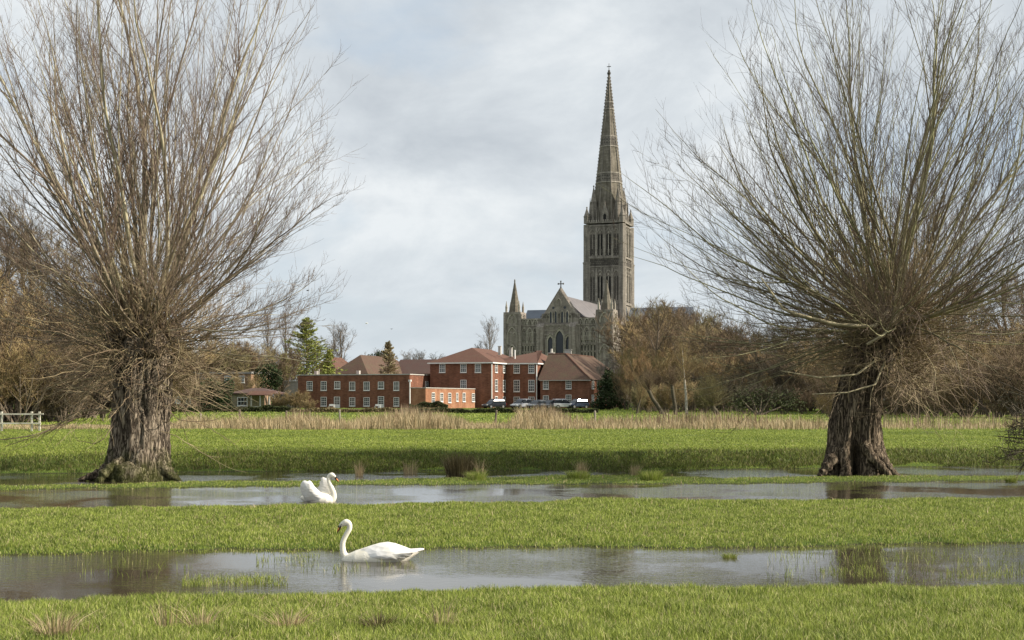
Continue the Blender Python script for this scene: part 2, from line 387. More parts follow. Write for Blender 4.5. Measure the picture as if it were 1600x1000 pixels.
# darker rough growth on the slope of the far bank
gB = np.random.default_rng(60); nB = 60000
yB = gB.uniform(0, 1, nB); xB_ = gB.uniform(-1, 1, nB) * 21; yB2 = E6(xB_) + 0.1 + yB * 2.4 + 0.5 * vnoise(xB_ * 0.8, yB, 4.0)
wB = np.interp(xB_, [-21, -11, -5, 21], [0.5, 0.6, 1.0, 1.0]); kB = gB.uniform(0, 1, nB) < wB * (1.1 - yB * 0.8)
xB_, yB2 = xB_[kB], yB2[kB]
nmB = NM(); blades(nmB, xB_, yB2, ground_z(xB_, yB2), 0.12 * gB.uniform(0.4, 1.4, len(xB_)), 0.02, 0.7, 61)
tag(nmB.build('bank_grass', grass_mat('rough_bank_grass', (0.03, 0.045, 0.010), (0.15, 0.17, 0.035), (0.30, 0.24, 0.12), 0.14, 0.9, 0.2)), 'dark rough grass on the low bank along the far pool', 'grass', kind='stuff')

# flattened dead blades lying in patches over the turf
gD = np.random.default_rng(70); nD = 26000
xD, yD = scatter(nD, 9.5, 60.0, 71); zD = ground_z(xD, yD)
pD = vnoise(xD * 0.9, yD * 0.9, 11.0) + 0.5 * vnoise(xD * 3.3, yD * 2.9, 12.0)
kD = (zD > 0.0) & (gD.uniform(0, 1, nD) < np.clip(pD * 1.1 - 0.05, 0.03, 1)); xD, yD, zD = xD[kD], yD[kD], zD[kD]
nmD = NM(); blades(nmD, xD, yD, zD + 0.025, 0.07 * gD.uniform(0.5, 1.3, len(xD)), np.clip(yD * 0.0005, 0.006, 0.02), 1.3, 72)
tag(nmD.build('dead_grass', m_straw), 'scattered dead straw blades lying over the green turf', 'dead grass', kind='stuff')
# ------------------------------------------------------------------ pollard willows
def bark_mat(name, c1, c2, cd, sc=2.2, bump=0.05, moss=None):
    m, nt, b = new_mat(name)
    tc = N(nt, 'ShaderNodeTexCoord'); mp = N(nt, 'ShaderNodeMapping'); mp.inputs['Scale'].default_value = (1, 1, 0.11)
    nt.links.new(tc.outputs['Object'], mp.inputs[0])
    no = N(nt, 'ShaderNodeTexNoise', i_Scale=sc * 3, i_Detail=8.0, i_Roughness=0.6, i_Distortion=1.2); nt.links.new(mp.outputs[0], no.inputs['Vector'])
    vo = N(nt, 'ShaderNodeTexVoronoi', feature='DISTANCE_TO_EDGE', i_Scale=sc * 4.5); nt.links.new(mp.outputs[0], vo.inputs['Vector'])
    ad = N(nt, 'ShaderNodeVectorMath', operation='ADD'); nt.links.new(mp.outputs[0], ad.inputs[0])
    sc_ = N(nt, 'ShaderNodeVectorMath', operation='SCALE'); sc_.inputs['Scale'].default_value = 0.42; nt.links.new(no.outputs[1], sc_.inputs[0]); nt.links.new(sc_.outputs[0], ad.inputs[1]); nt.links.new(ad.outputs[0], vo.inputs['Vector'])
    rv = ramp(nt, [(0.0, 0.0), (0.16, 1.0)], vo.outputs[0])
    rp = ramp(nt, [(0.3, c2), (0.7, c1)], no.outputs[0])
    col = mixc(nt, rv.outputs[0], cd, rp.outputs[0])
    if moss:
        sp = N(nt, 'ShaderNodeSeparateXYZ'); nt.links.new(tc.outputs['Object'], sp.inputs[0])
        nz = N(nt, 'ShaderNodeTexNoise', i_Scale=3.0, i_Detail=5.0); nt.links.new(tc.outputs['Object'], nz.inputs['Vector'])
        mm = ramp(nt, [(0.45, 1.0), (0.75, 0.0)], mth(nt, 'ADD', mth(nt, 'MULTIPLY', sp.outputs[2], 0.42), mth(nt, 'MULTIPLY', nz.outputs[0], 0.75)))
        col = mixc(nt, mth(nt, 'MULTIPLY', mm.outputs[0], 0.75), col, moss)
    nt.links.new(col, b.inputs['Base Color']); b.inputs['Roughness'].default_value = 0.92; b.inputs['Specular IOR Level'].default_value = 0.1
    h = mth(nt, 'ADD', rv.outputs[0], no.outputs[0])
    bp = N(nt, 'ShaderNodeBump'); bp.inputs['Distance'].default_value = bump; nt.links.new(h, bp.inputs['Height']); nt.links.new(bp.outputs[0], b.inputs['Normal'])
    return m
m_bark = bark_mat('willow_bark', (0.42, 0.35, 0.26), (0.19, 0.15, 0.11), (0.042, 0.03, 0.022), moss=(0.07, 0.085, 0.015))
m_bark_dark = bark_mat('old_brown_bark', (0.33, 0.26, 0.18), (0.14, 0.107, 0.075), (0.033, 0.025, 0.018))
m_pole = mat('willow_pole_bark', (0.40, 0.34, 0.23), (0.13, 0.105, 0.07), scale=2.0, rough=0.75, island=0.35)
m_pole_green = mat('green_willow_pole_bark', (0.33, 0.30, 0.17), (0.12, 0.11, 0.055), scale=2.0, rough=0.75, island=0.35)
m_twig = mat('willow_twig_bark', (0.20, 0.145, 0.105), (0.11, 0.078, 0.058), scale=1.0, rough=0.7, island=0.35)
m_twig_tan = mat('tan_willow_twig_bark', (0.40, 0.31, 0.19), (0.15, 0.11, 0.065), scale=1.0, rough=0.7, island=0.35)

def trunk_mesh(H, rfun, cfun, nth=150, nz=120, seed=0.0, zbot=-0.15, ridge=0.05):
    th = np.arange(nth) * 2 * math.pi / nth; zs = np.linspace(zbot, H, nz)
    rings = np.zeros((nz, nth, 3))
    for i, z in enumerate(zs):
        cx_, cy_ = cfun(z)
        for j, t in enumerate(th):
            r = rfun(t, z)
            # furrowed ridges that braid up the trunk
            q = t + 0.10 * math.sin(z * 2.1 + seed) + 0.07 * mnoise.noise((math.cos(t) * 1.3, math.sin(t) * 1.3, z * 0.9 + seed))
            n1 = mnoise.noise((math.cos(q) * 6.5, math.sin(q) * 6.5, z * 1.1 + seed))
            n2 = mnoise.noise((math.cos(q) * 14, math.sin(q) * 14, z * 2.4 + seed * 2))
            n3 = mnoise.noise((math.cos(t) * 2.0, math.sin(t) * 2.0, z * 0.7 + seed * 3))
            r *= 1 + ridge * (1.0 - 2.2 * abs(n1)) * 1.0 + ridge * 0.7 * (0.5 - 1.5 * abs(n2)) + 0.10 * n3
            rings[i, j] = (cx_ + r * math.cos(t), cy_ + r * math.sin(t), z)
    nm = NM(); nm.loft(rings); return nm

def gauss(t, c, w):
    d = (t - c + math.pi) % (2 * math.pi) - math.pi
    return math.exp(-(d / w) ** 2)

def willow_crown(tree, head, spread, npoles, L0, rmax, seed, maxang, tiltx, mats, lowwisps, twdens, upk, ltab=None, pexp=0.72):
    g = np.random.default_rng(seed)
    hx, hy, hz_ = head; sx, sy, sz = spread
    # main poles
    # stratified: polar angle and azimuth
    u = (np.arange(npoles) + g.uniform(0, 1, npoles)) / npoles
    pol = R(maxang) * u ** pexp
    az = g.uniform(0, 2 * math.pi, npoles) + np.arange(npoles) * 2.39996
    dx, dy, dz = np.sin(pol) * np.cos(az), np.sin(pol) * np.sin(az), np.cos(pol)
    D0 = np.stack([dx + tiltx, dy, dz], 1)
    P0 = np.stack([hx + dx * sx * g.uniform(0.5, 1, npoles), hy + dy * sy, hz_ + (dz - 0.35) * sz + g.normal(0, 0.12, npoles)], 1)
    L = np.interp(np.degrees(pol), ltab[0], ltab[1]) * g.uniform(0.66, 1.0, npoles)
    rad = rmax * (L / L0) * g.uniform(0.45, 1.0, npoles) ** 1.2
    P, Rr = grow(P0, D0, L, rad, 22, up=upk * (0.25 + 0.75 * np.sin(np.minimum(pol * 1.7, 3.0))), wob=0.060, tip=0.10, g=g)
    V, Qd = tube_arrays(P, Rr, 6)
    pn = NM().add(V, Qd)
    # forks: secondary leaders leaving low down and running nearly parallel
    S, D, rr, t, idx = spawn(P, Rr, 3, 0.12, 0.65, 21, g, 0.10)
    Lf = L[idx] * (1 - t) * g.uniform(0.65, 0.95, len(idx))
    Pf, Rf = grow(S, D, Lf, rr * g.uniform(0.45, 0.75, len(idx)), 14, up=0.35, wob=0.04, tip=0.14, g=g)
    V, Qd = tube_arrays(Pf, Rf, 4); pn.add(V, Qd)
    # level 2 branches
    tw = NM(); allP = []
    for (Pa, Ra, La, k, m) in ((P, Rr, L, int(14 * twdens), 9), (Pf, Rf, Lf, int(8 * twdens), 8)):
        S, D, rr, t, idx = spawn(Pa, Ra, k, 0.16, 0.99, 36, g, 0.22)
        L2 = np.clip(La[idx] * g.uniform(0.12, 0.33, len(idx)) * (1.15 - 0.55 * t), 0.4, 3.0)
        P2, R2 = grow(S, D, L2, np.clip(rr * 0.45, 0.0055, 0.019), m, up=0.40, wob=0.065, tip=0.28, g=g)
        V, Qd = tube_arrays(P2, R2, 3); tw.add(V, Qd)
        # level 3 twigs
        S, D, rr, t, idx3 = spawn(P2, R2, int(5 * twdens), 0.12, 1.0, 36, g, 0.12)
        L3 = L2[idx3] * g.uniform(0.25, 0.65, len(idx3)) * (1.15 - 0.5 * t)
        P3, R3 = grow(S, D, L3, np.clip(rr * 0.75, 0.0038, 0.008), 5, up=0.3, wob=0.07, tip=0.5, g=g)
        V, Qd = tube_arrays(P3, R3, 3); tw.add(V, Qd)
    # knobbly pollard head
    kn = NM()
    for i in range(18):
        a = i * 2.4 + g.uniform(0, 0.5); ph = g.uniform(-0.5, 0.9); rr_ = g.uniform(0.24, 0.42)
        blob(kn, (hx + math.cos(a) * math.cos(ph) * sx * 0.8, hy + math.sin(a) * math.cos(ph) * sy * 0.8, hz_ - 0.35 + math.sin(ph) * sz * 0.8), (rr_, rr_, rr_ * 0.9), seed + i * 3.1, 18)
    kn.build('pollard_head', m_bark_dark, tree, smooth=True)
    # thin whippy shoots crowding the head, many hanging and curling up again
    n = lowwisps
    pol = R(1) * g.uniform(15, 128, n); az = g.uniform(0, 2 * math.pi, n)
    dx, dy, dz = np.sin(pol) * np.cos(az), np.sin(pol) * np.sin(az), np.cos(pol)
    D0 = np.stack([dx, dy, dz], 1)
    P0 = np.stack([hx + dx * sx * 0.95, hy + dy * sy * 0.95, hz_ + dz * sz - 0.15 + g.normal(-0.5, 0.6, n)], 1)
    Lw = g.uniform(1.0, 4.6, n) * (1.15 - 0.55 * pol / R(128))
    Pw, Rw = grow(P0, D0, Lw, g.uniform(0.007, 0.021, n), 11, up=np.where(pol > R(80), 0.35, 0.8), wob=0.21, tip=0.25, g=g, grav=0.05)
    V, Qd = tube_arrays(Pw, Rw, 4)
    lw = NM().add(V, Qd)
    S, D, rr, t, idx = spawn(Pw, Rw, 5, 0.2, 1.0, 40, g, 0.05)
    P4, R4 = grow(S, D, Lw[idx] * g.uniform(0.15, 0.4, len(idx)), np.clip(rr * 0.6, 0.0035, 0.007), 5, up=0.2, wob=0.15, tip=0.5, g=g)
    V, Qd = tube_arrays(P4, R4, 3); lw.add(V, Qd)
    pn.build('branches', mats[0], tree, smooth=True)
    tw.build('twigs', mats[1], tree)
    lw.build('shoots', mats[2], tree)

# ---- left willow
DL = 40.3; xl = PX(217, DL); zl = gz(xl, DL)
WL = empty('pollard_willow', (xl, DL, 0.03), 0, 'old pollarded willow with a thick pale straight trunk, left edge of the picture', 'tree')
def rL(t, z):
    zz_ = max(z, 0)
    r = 0.84 - 0.05 * min(zz_, 2) / 2 + 0.05 * max(0, min((zz_ - 2.2) / 1.2, 1.5))
    if z > 3.7: r *= max(0.15, 1 - ((z - 3.7) / 1.5) ** 2)
    fl = math.exp(-zz_ / 0.30)
    r += fl * (0.30 * gauss(t, R(-8), 0.28) + 0.40 * gauss(t, R(196), 0.30) + 0.28 * gauss(t, R(255), 0.3) + 0.10)
    r -= 0.13 * gauss(t, R(248 + 8 * math.sin(z * 1.3)), 0.10) * min(1, max(0, (z - 0.5)))       # dark furrow
    r -= 0.10 * gauss(t, R(285), 0.14) * math.exp(-((z - 2.2) / 1.0) ** 2)
    return r
trunk_mesh(4.9, rL, lambda z: (0.03 * z, 0.0), seed=2.3, ridge=0.065).build('trunk', m_bark, WL, smooth=True)
# burr and roots at the foot
def blob(nm, c, r, seed, n=28):
    th = np.arange(n) * 2 * math.pi / n; rings = []
    for i in range(1, 15):
        ph = math.pi * i / 15
        ring = []
        for t in th:
            d = Vector((math.sin(ph) * math.cos(t), math.sin(ph) * math.sin(t), -math.cos(ph)))
            k = 1 + 0.28 * mnoise.noise(d * 2.2 + Vector((seed, 0, 0))) + 0.14 * mnoise.noise(d * 6 + Vector((0, seed, 0)))
            ring.append((c[0] + d.x * r[0] * k, c[1] + d.y * r[1] * k, c[2] + d.z * r[2] * k))
        rings.append(ring)
    nm.loft(rings)
rb = NM(); blob(rb, (-0.12, -0.80, 0.12), (0.62, 0.38, 0.42), 3.0); blob(rb, (-0.62, -0.62, 0.03), (0.34, 0.3, 0.22), 7.0)
rb.build('mossy_burr', m_bark, WL, smooth=True)
def root(nm, pts, rads, seed):
    P = np.array([pts], float); Rr_ = np.array([rads], float)
    # resample
    t = np.linspace(0, len(pts) - 1, 22); Pn = np.stack([np.interp(t, np.arange(len(pts)), P[0, :, k]) for k in range(3)], 1)[None]
    Rn = np.interp(t, np.arange(len(pts)), Rr_[0])[None] * (1 + 0.14 * np.sin(t * 9 + seed)[None])
    V, Qd = tube_arrays(Pn, Rn, 12); nm.add(V, Qd)
m_rootpale = mat('bare_root_wood', (0.36, 0.30, 0.19), (0.12, 0.10, 0.06), scale=5, stretch=(1, 1, 1), bump=0.02)
r_ = NM(); root(r_, [(0.55, -0.3, 0.62), (0.80, -0.4, 0.34), (1.08, -0.5, 0.10), (1.42, -0.6, -0.07)], [0.20, 0.17, 0.11, 0.03], 1); r_.build('root', m_bark, WL, smooth=True)
r_ = NM(); root(r_, [(-0.25, -0.8, 0.62), (-0.50, -1.0, 0.42), (-0.70, -1.12, 0.2), (-0.84, -1.2, -0.05)], [0.10, 0.13, 0.15, 0.08], 2); r_.build('root', m_bark, WL, smooth=True)
r_ = NM(); root(r_, [(-0.7, -0.3, 0.4), (-1.0, -0.5, 0.18), (-1.3, -0.6, 0.08), (-1.6, -0.65, -0.03)], [0.2, 0.15, 0.10, 0.05], 3); r_.build('root', m_bark_dark, WL, smooth=True)
r_ = NM(); root(r_, [(-0.75, -0.2, 2.15), (-1.0, -0.3, 2.3), (-1.2, -0.35, 2.45)], [0.14, 0.12, 0.09], 3); r_.build('branch_stub', m_bark_dark, WL, smooth=True)
# a long low bough sagging to the left
gl = np.random.default_rng(77)
lb = NM()
for k, (p0, p1, p2, p3, r0) in enumerate([((-0.8, -0.2, 2.0), (-1.5, -0.6, 2.05), (-2.6, -1.0, 1.25), (-5.5, -1.4, 1.05), 0.035), ((-0.75, -0.5, 1.95), (-1.4, -0.9, 1.9), (-2.4, -1.2, 1.35), (-3.4, -1.5, 1.0), 0.022), ((-1.1, -0.3, 2.4), (-1.8, -0.6, 2.7), (-2.6, -0.9, 3.2), (-3.0, -1, 4.2), 0.03)]):
    t = np.linspace(0, 3, 16); pts = np.array([p0, p1, p2, p3]); Pn = np.stack([np.interp(t, np.arange(4), pts[:, q]) for q in range(3)], 1)
    for _ in range(3): Pn[1:-1] = (Pn[:-2] + 2 * Pn[1:-1] + Pn[2:]) / 4
    Rn = np.linspace(r0, 0.008, 16); V, Qd = tube_arrays(Pn[None], Rn[None], 6); lb.add(V, Qd)
    S, D, rr, t, idx = spawn(Pn[None], Rn[None], 26, 0.15, 1, 42, gl, 0.1)
    P2, R2 = grow(S, D, gl.uniform(0.3, 1.6, len(S)), np.clip(rr * 0.5, 0.004, 0.01), 8, up=0.4, wob=0.13, tip=0.4, g=gl); V, Qd = tube_arrays(P2, R2, 3); lb.add(V, Qd)
lb.build('low_bough', m_twig_tan, WL, smooth=True)
willow_crown(WL, (0.15, 0, 4.35), (1.05, 0.9, 0.9), 100, 13.8, 0.105, 21, 92, -0.02, (m_pole, m_twig, m_twig_tan), 780, 1.0, 0.55, ltab=([0, 20, 40, 60, 80, 100], [13.8, 13.3, 10.8, 7.6, 6.0, 4.8]), pexp=0.85)

# ---- right willow
DR = 43.0; xr = PX(1332, DR); zr = gz(xr, DR)
WR = empty('pollard_willow', (xr, DR, 0.03), 0, 'old pollarded willow with a dark hollow cleft in its leaning trunk', 'tree')
def rR(t, z):
    zz_ = max(z, 0)
    r = 0.84 - 0.14 * min(zz_, 2.4) / 2.4
    if z > 4.2: r *= max(0.15, 1 - ((z - 4.2) / 1.4) ** 2)
    fl = math.exp(-zz_ / 0.55)
    r += fl * (0.36 * gauss(t, R(-20), 0.25) + 0.34 * gauss(t, R(205), 0.35) + 0.24 * gauss(t, R(238), 0.2) + 0.22 * gauss(t, R(300), 0.25))
    r -= (0.80 * gauss(t, R(262), 0.19)) * math.exp(-(zz_ / 1.15) ** 2)
    r -= (0.30 * gauss(t, R(228), 0.07)) * math.exp(-(zz_ / 0.9) ** 2)
    r -= 0.16 * gauss(t, R(268 + 10 * math.sin(z)), 0.12) + 0.12 * gauss(t, R(225), 0.13) + 0.10 * gauss(t, R(300), 0.09)
    return r
def cR(z): return (0.02 + 0.035 * max(z, 0) + 0.17 * max(0, z - 1.5) ** 1.3 * 0.9, 0.0)
trunk_mesh(5.3, rR, cR, seed=8.1, ridge=0.07).build('trunk', m_bark_dark, WR, smooth=True)
for i, (pts, rads) in enumerate([([(0.55, -0.45, 0.72), (0.85, -0.6, 0.36), (1.02, -0.72, 0.12), (1.25, -0.8, -0.05)], [0.22, 0.17, 0.12, 0.06]),
                                 ([(-0.60, -0.5, 0.7), (-0.90, -0.75, 0.35), (-1.12, -0.85, 0.1), (-1.25, -0.9, -0.05)], [0.26, 0.2, 0.14, 0.08]),
                                 ([(-0.40, -0.62, 1.0), (-0.44, -0.75, 0.5), (-0.42, -0.88, 0.2), (-0.38, -0.98, -0.05)], [0.16, 0.17, 0.15, 0.1]),
                                 ([(0.15, -0.70, 1.0), (0.36, -0.80, 0.6), (0.68, -0.90, 0.25), (0.95, -0.95, -0.05)], [0.2, 0.17, 0.13, 0.08])]):
    r_ = NM(); root(r_, pts, rads, i); r_.build('root', m_bark_dark, WR, smooth=True)
willow_crown(WR, (1.15, 0, 4.75), (0.85, 0.85, 0.8), 116, 14.2, 0.088, 33, 102, -0.03, (m_pole_green, m_twig, m_twig_tan), 1050, 1.0, 0.38, ltab=([0, 30, 50, 70, 90, 110], [14.4, 12.8, 11.0, 9.8, 8.8, 6.8]), pexp=0.60)
# pale broken limbs in front of the head
pl = NM()
for pts, rads in [([(0.9, -0.9, 5.1), (0.3, -1.5, 4.55), (-1.0, -1.9, 4.6), (-2.6, -2.2, 5.0), (-3.3, -2.2, 6.0)], [0.05, 0.055, 0.05, 0.04, 0.02]),
                  ([(1.3, -0.9, 5.2), (0.9, -1.5, 4.7), (0.55, -1.6, 4.3), (0.0, -1.7, 4.0)], [0.06, 0.055, 0.05, 0.035]),
                  ([(0.6, -0.8, 3.6), (-0.2, -1.3, 3.1), (-1.4, -1.6, 3.0), (-2.6, -1.8, 3.2)], [0.035, 0.03, 0.025, 0.01]),
                  ([(0.8, -0.8, 3.5), (0.4, -1.2, 2.8), (-0.5, -1.4, 2.55), (-1.6, -1.5, 2.5)], [0.03, 0.027, 0.02, 0.01])]:
    root(pl, pts, rads, 1)
pl.build('pale_limbs', mat('bare_pale_limb', (0.5, 0.44, 0.28), (0.3, 0.25, 0.15), scale=4), WR, smooth=True)
# ------------------------------------------------------------------ shared building materials
def wall_mat(name, c1, c2, mortar, bw, bh, stain=None, rough=0.9, msize=0.012, streak=0.35):
    m, nt, b = new_mat(name)
    tc = N(nt, 'ShaderNodeTexCoord'); sp = N(nt, 'ShaderNodeSeparateXYZ'); nt.links.new(tc.outputs['Object'], sp.inputs[0])
    cb = N(nt, 'ShaderNodeCombineXYZ'); nt.links.new(mth(nt, 'ADD', sp.outputs[0], sp.outputs[1]), cb.inputs[0]); nt.links.new(sp.outputs[2], cb.inputs[1])
    br = N(nt, 'ShaderNodeTexBrick'); br.inputs['Scale'].default_value = 1.0; br.inputs['Brick Width'].default_value = bw; br.inputs['Row Height'].default_value = bh
    br.inputs['Mortar Size'].default_value = msize; br.inputs['Color1'].default_value = (*c1, 1); br.inputs['Color2'].default_value = (*c2, 1); br.inputs['Mortar'].default_value = (*mortar, 1)
    nt.links.new(cb.outputs[0], br.inputs['Vector'])
    no = N(nt, 'ShaderNodeTexNoise', i_Scale=0.5, i_Detail=7.0, i_Roughness=0.65); nt.links.new(tc.outputs['Object'], no.inputs['Vector'])
    mp = N(nt, 'ShaderNodeMapping'); mp.inputs['Scale'].default_value = (1.3, 1.3, 0.12); nt.links.new(tc.outputs['Object'], mp.inputs[0])
    ns = N(nt, 'ShaderNodeTexNoise', i_Scale=1.0, i_Detail=6.0, i_Roughness=0.6); nt.links.new(mp.outputs[0], ns.inputs['Vector'])
    rr = ramp(nt, [(0.35, 1 - streak), (0.65, 1.0)], ns.outputs[0]); r2 = ramp(nt, [(0.3, 0.72), (0.7, 1.12)], no.outputs[0])
    col = mixc(nt, 1.0, br.outputs[0], rr.outputs[0], 'MULTIPLY'); col = mixc(nt, 1.0, col, r2.outputs[0], 'MULTIPLY')
    if stain: 
        r3 = ramp(nt, [(0.52, 0.0), (0.70, 0.8)], no.outputs[0]); col = mixc(nt, r3.outputs[0], col, stain)
    nt.links.new(col, b.inputs['Base Color']); b.inputs['Roughness'].default_value = rough; b.inputs['Specular IOR Level'].default_value = 0.15
    bp = N(nt, 'ShaderNodeBump'); bp.inputs['Distance'].default_value = 0.03; nt.links.new(br.outputs[1], bp.inputs['Height']); bp.invert = True; nt.links.new(bp.outputs[0], b.inputs['Normal'])
    return m
m_stone = wall_mat('weathered_limestone', (0.46, 0.405, 0.345), (0.34, 0.295, 0.25), (0.16, 0.14, 0.115), 0.9, 0.42, stain=(0.22, 0.185, 0.155), streak=0.45)
m_stone_light = wall_mat('pale_limestone', (0.60, 0.545, 0.45), (0.47, 0.42, 0.345), (0.22, 0.20, 0.16), 0.9, 0.42, streak=0.4)  # paler than the walls: relief of the mouldings is put into the colour
m_tower = wall_mat('weathered_tower_limestone', (0.38, 0.34, 0.285), (0.28, 0.25, 0.21), (0.14, 0.125, 0.10), 0.9, 0.42, stain=(0.18, 0.16, 0.13), streak=0.5)
m_tower_light = wall_mat('tower_arcading_limestone', (0.46, 0.415, 0.35), (0.35, 0.315, 0.26), (0.18, 0.16, 0.13), 0.9, 0.42, streak=0.45)
m_stone_dark = wall_mat('dark_carved_or_shaded_limestone', (0.17, 0.15, 0.125), (0.10, 0.09, 0.075), (0.05, 0.045, 0.04), 0.7, 0.7, msize=0.06)  # carving tone, also painted as shade inside the west front niches
m_spire = wall_mat('spire_limestone', (0.27, 0.24, 0.19), (0.19, 0.168, 0.13), (0.12, 0.105, 0.085), 1.1, 0.55, stain=(0.15, 0.135, 0.095), streak=0.5)
m_lead = mat('lead_roof_sheet', (0.19, 0.17, 0.165), (0.12, 0.11, 0.11), scale=0.35, rough=0.5, stretch=(1, 1, 1), spec=0.5)
m_lead_blue = mat('blue_grey_lead_roof', (0.14, 0.16, 0.19), (0.10, 0.115, 0.14), scale=0.4, rough=0.5, spec=0.5)
m_cglass = mat('dark_leaded_glass', (0.012, 0.016, 0.022), (0.02, 0.025, 0.03), scale=2, rough=0.25, spec=0.5)
m_void = mat('louvred_dark_opening', (0.010, 0.010, 0.010), (0.02, 0.019, 0.017), scale=2, rough=0.9)

def arch_pts(w, h, n=7, k=1.15):
    """pointed arch outline, base centre at origin; w width, h total height. returns [(x, z)] ccw from bottom left"""
    r = w * k                   # arc radius
    spring_h = h - math.sqrt(max(r * r - (r - w / 2) ** 2, 1e-6))
    L_, Rt = [], []
    aend = math.acos((r - w / 2) / r)
    for i in range(n + 1):
        a = aend * i / n
        Rt.append((w / 2 - r + r * math.cos(a), spring_h + r * math.sin(a)))
    return [(-w / 2, 0), (w / 2, 0)] + Rt + [(-x, z) for x, z in reversed(Rt[:-1])]
def arch_panel(nm, x, z, w, h, y, dy=0.06, mi=0):
    pts = arch_pts(w, h); nm.prism([(x + a, z + b) for a, b in pts], 'y', y - dy, y, mi)
def arch_ring(nm, x, z, w, h, th, y, dy, mi=0, legs=True):
    """moulding proud of the wall plane y (towards -y), around an arch of inner w,h"""
    a = arch_pts(w, h); bo = arch_pts(w + 2 * th, h + th * 1.5)
    n = len(a); V = []
    for (ax, az_), (bx_, bz) in zip(a, bo):
        V += [(x + ax, y, z + az_), (x + ax, y - dy, z + az_), (x + bx_, y - dy, z + bz), (x + bx_, y, z + bz)]
    Q = []
    for i in range(1, n):          # skip the bottom edge 0->1
        j = (i + 1) % n
        for q in range(4):
            p = (q + 1) % 4; Q.append((4 * i + q, 4 * j + q, 4 * j + p, 4 * i + p))
    nm.add(V, Q, mi=mi)
def disc(nm, x, z, r, y, dy=0.06, n=12, mi=0):
    nm.prism([(x + r * math.cos(i * 2 * math.pi / n), z + r * math.sin(i * 2 * math.pi / n)) for i in range(n)], 'y', y - dy, y, mi)
def xf(nm_src, M):
    """copy of an NM transformed by 4x4"""
    o = NM(); M = np.array(M)
    for v in nm_src.V: o.V.append((v @ M[:3, :3].T + M[:3, 3]).astype(np.float32))
    o.Fq = [f.copy() for f in nm_src.Fq]; o.Ft = [f.copy() for f in nm_src.Ft]; o.mq = list(nm_src.mq); o.mt = list(nm_src.mt); o.n = nm_src.n
    return o
def place(o, loc=(0, 0, 0), rz=0.0, parent=None):
    o.location = loc; o.rotation_euler = (0, 0, rz)
    if parent is not None: o.parent = parent
    return o
def pinnacle(nm, x, y, z0, zt, r, shaft=0.35, n=4, mi=0, finial=True):
    zs = z0 + (zt - z0) * shaft
    nm.frustum(x, y, z0, zs, r, r, n, math.pi / 4 if n == 4 else math.pi / 8, mi)
    nm.frustum(x, y, zs, zs + 0.12 * r, r * 1.18, r * 1.18, n, math.pi / 4 if n == 4 else math.pi / 8, mi)
    nm.frustum(x, y, zs + 0.12 * r, zt, r * 1.0, 0.06, n, math.pi / 4 if n == 4 else math.pi / 8, mi)
    if finial: nm.frustum(x, y, zt - 0.35 * r, zt + 0.05 * r, 0.12 * r, 0.3 * r, 6, 0, mi); nm.frustum(x, y, zt + 0.05 * r, zt + 0.3 * r, 0.3 * r, 0.04, 6, 0, mi)

AC = R(18)
TD = 503.0; TX = PX(951.5, TD); TZ = 1.5
CA = empty('cathedral', (TX, TD, 0), -AC, 'grey stone cathedral with a very tall central spire', 'cathedral')
s_ = 6.85                                # tower half width
def Zt(yp): return PZ(yp, TD)
tw = NM()
tw.box(-s_, s_, -s_, s_, 20, Zt(354))
cr = 1.05
for sx in (-1, 1):
    for sy in (-1, 1):
        for (a, b_, r) in ((20, Zt(412), 1.45), (Zt(412), Zt(354), 1.3)):
            tw.frustum(sx * (s_ - 0.25), sy * (s_ - 0.25), a, b_, r, r, 8, math.pi / 8)
        tw.frustum(sx * (s_ - 0.25), sy * (s_ - 0.25), Zt(412) - 0.5, Zt(412), 1.6, 1.6, 8, math.pi / 8)
for zc, hh_, pr in ((Zt(476), 0.9, 0.5), (Zt(419), 0.45, 0.35), (Zt(405), 0.7, 0.5), (Zt(356), 0.5, 0.35), (Zt(351), 0.5, 0.55)):
    tw.box(-s_ - pr, s_ + pr, -s_ - pr, s_ + pr, zc - hh_ / 2, zc + hh_ / 2)
tower = tw.build('tower', m_tower, CA)
# diaper bands between the stages
bd = NM()
for z0, z1 in ((Zt(417.5), Zt(407.5)), (Zt(399), Zt(392))): bd.box(-s_ - 0.12, s_ + 0.12, -s_ - 0.12, s_ + 0.12, z0, z1)
bd.build('carved_band', m_stone_dark, tower)
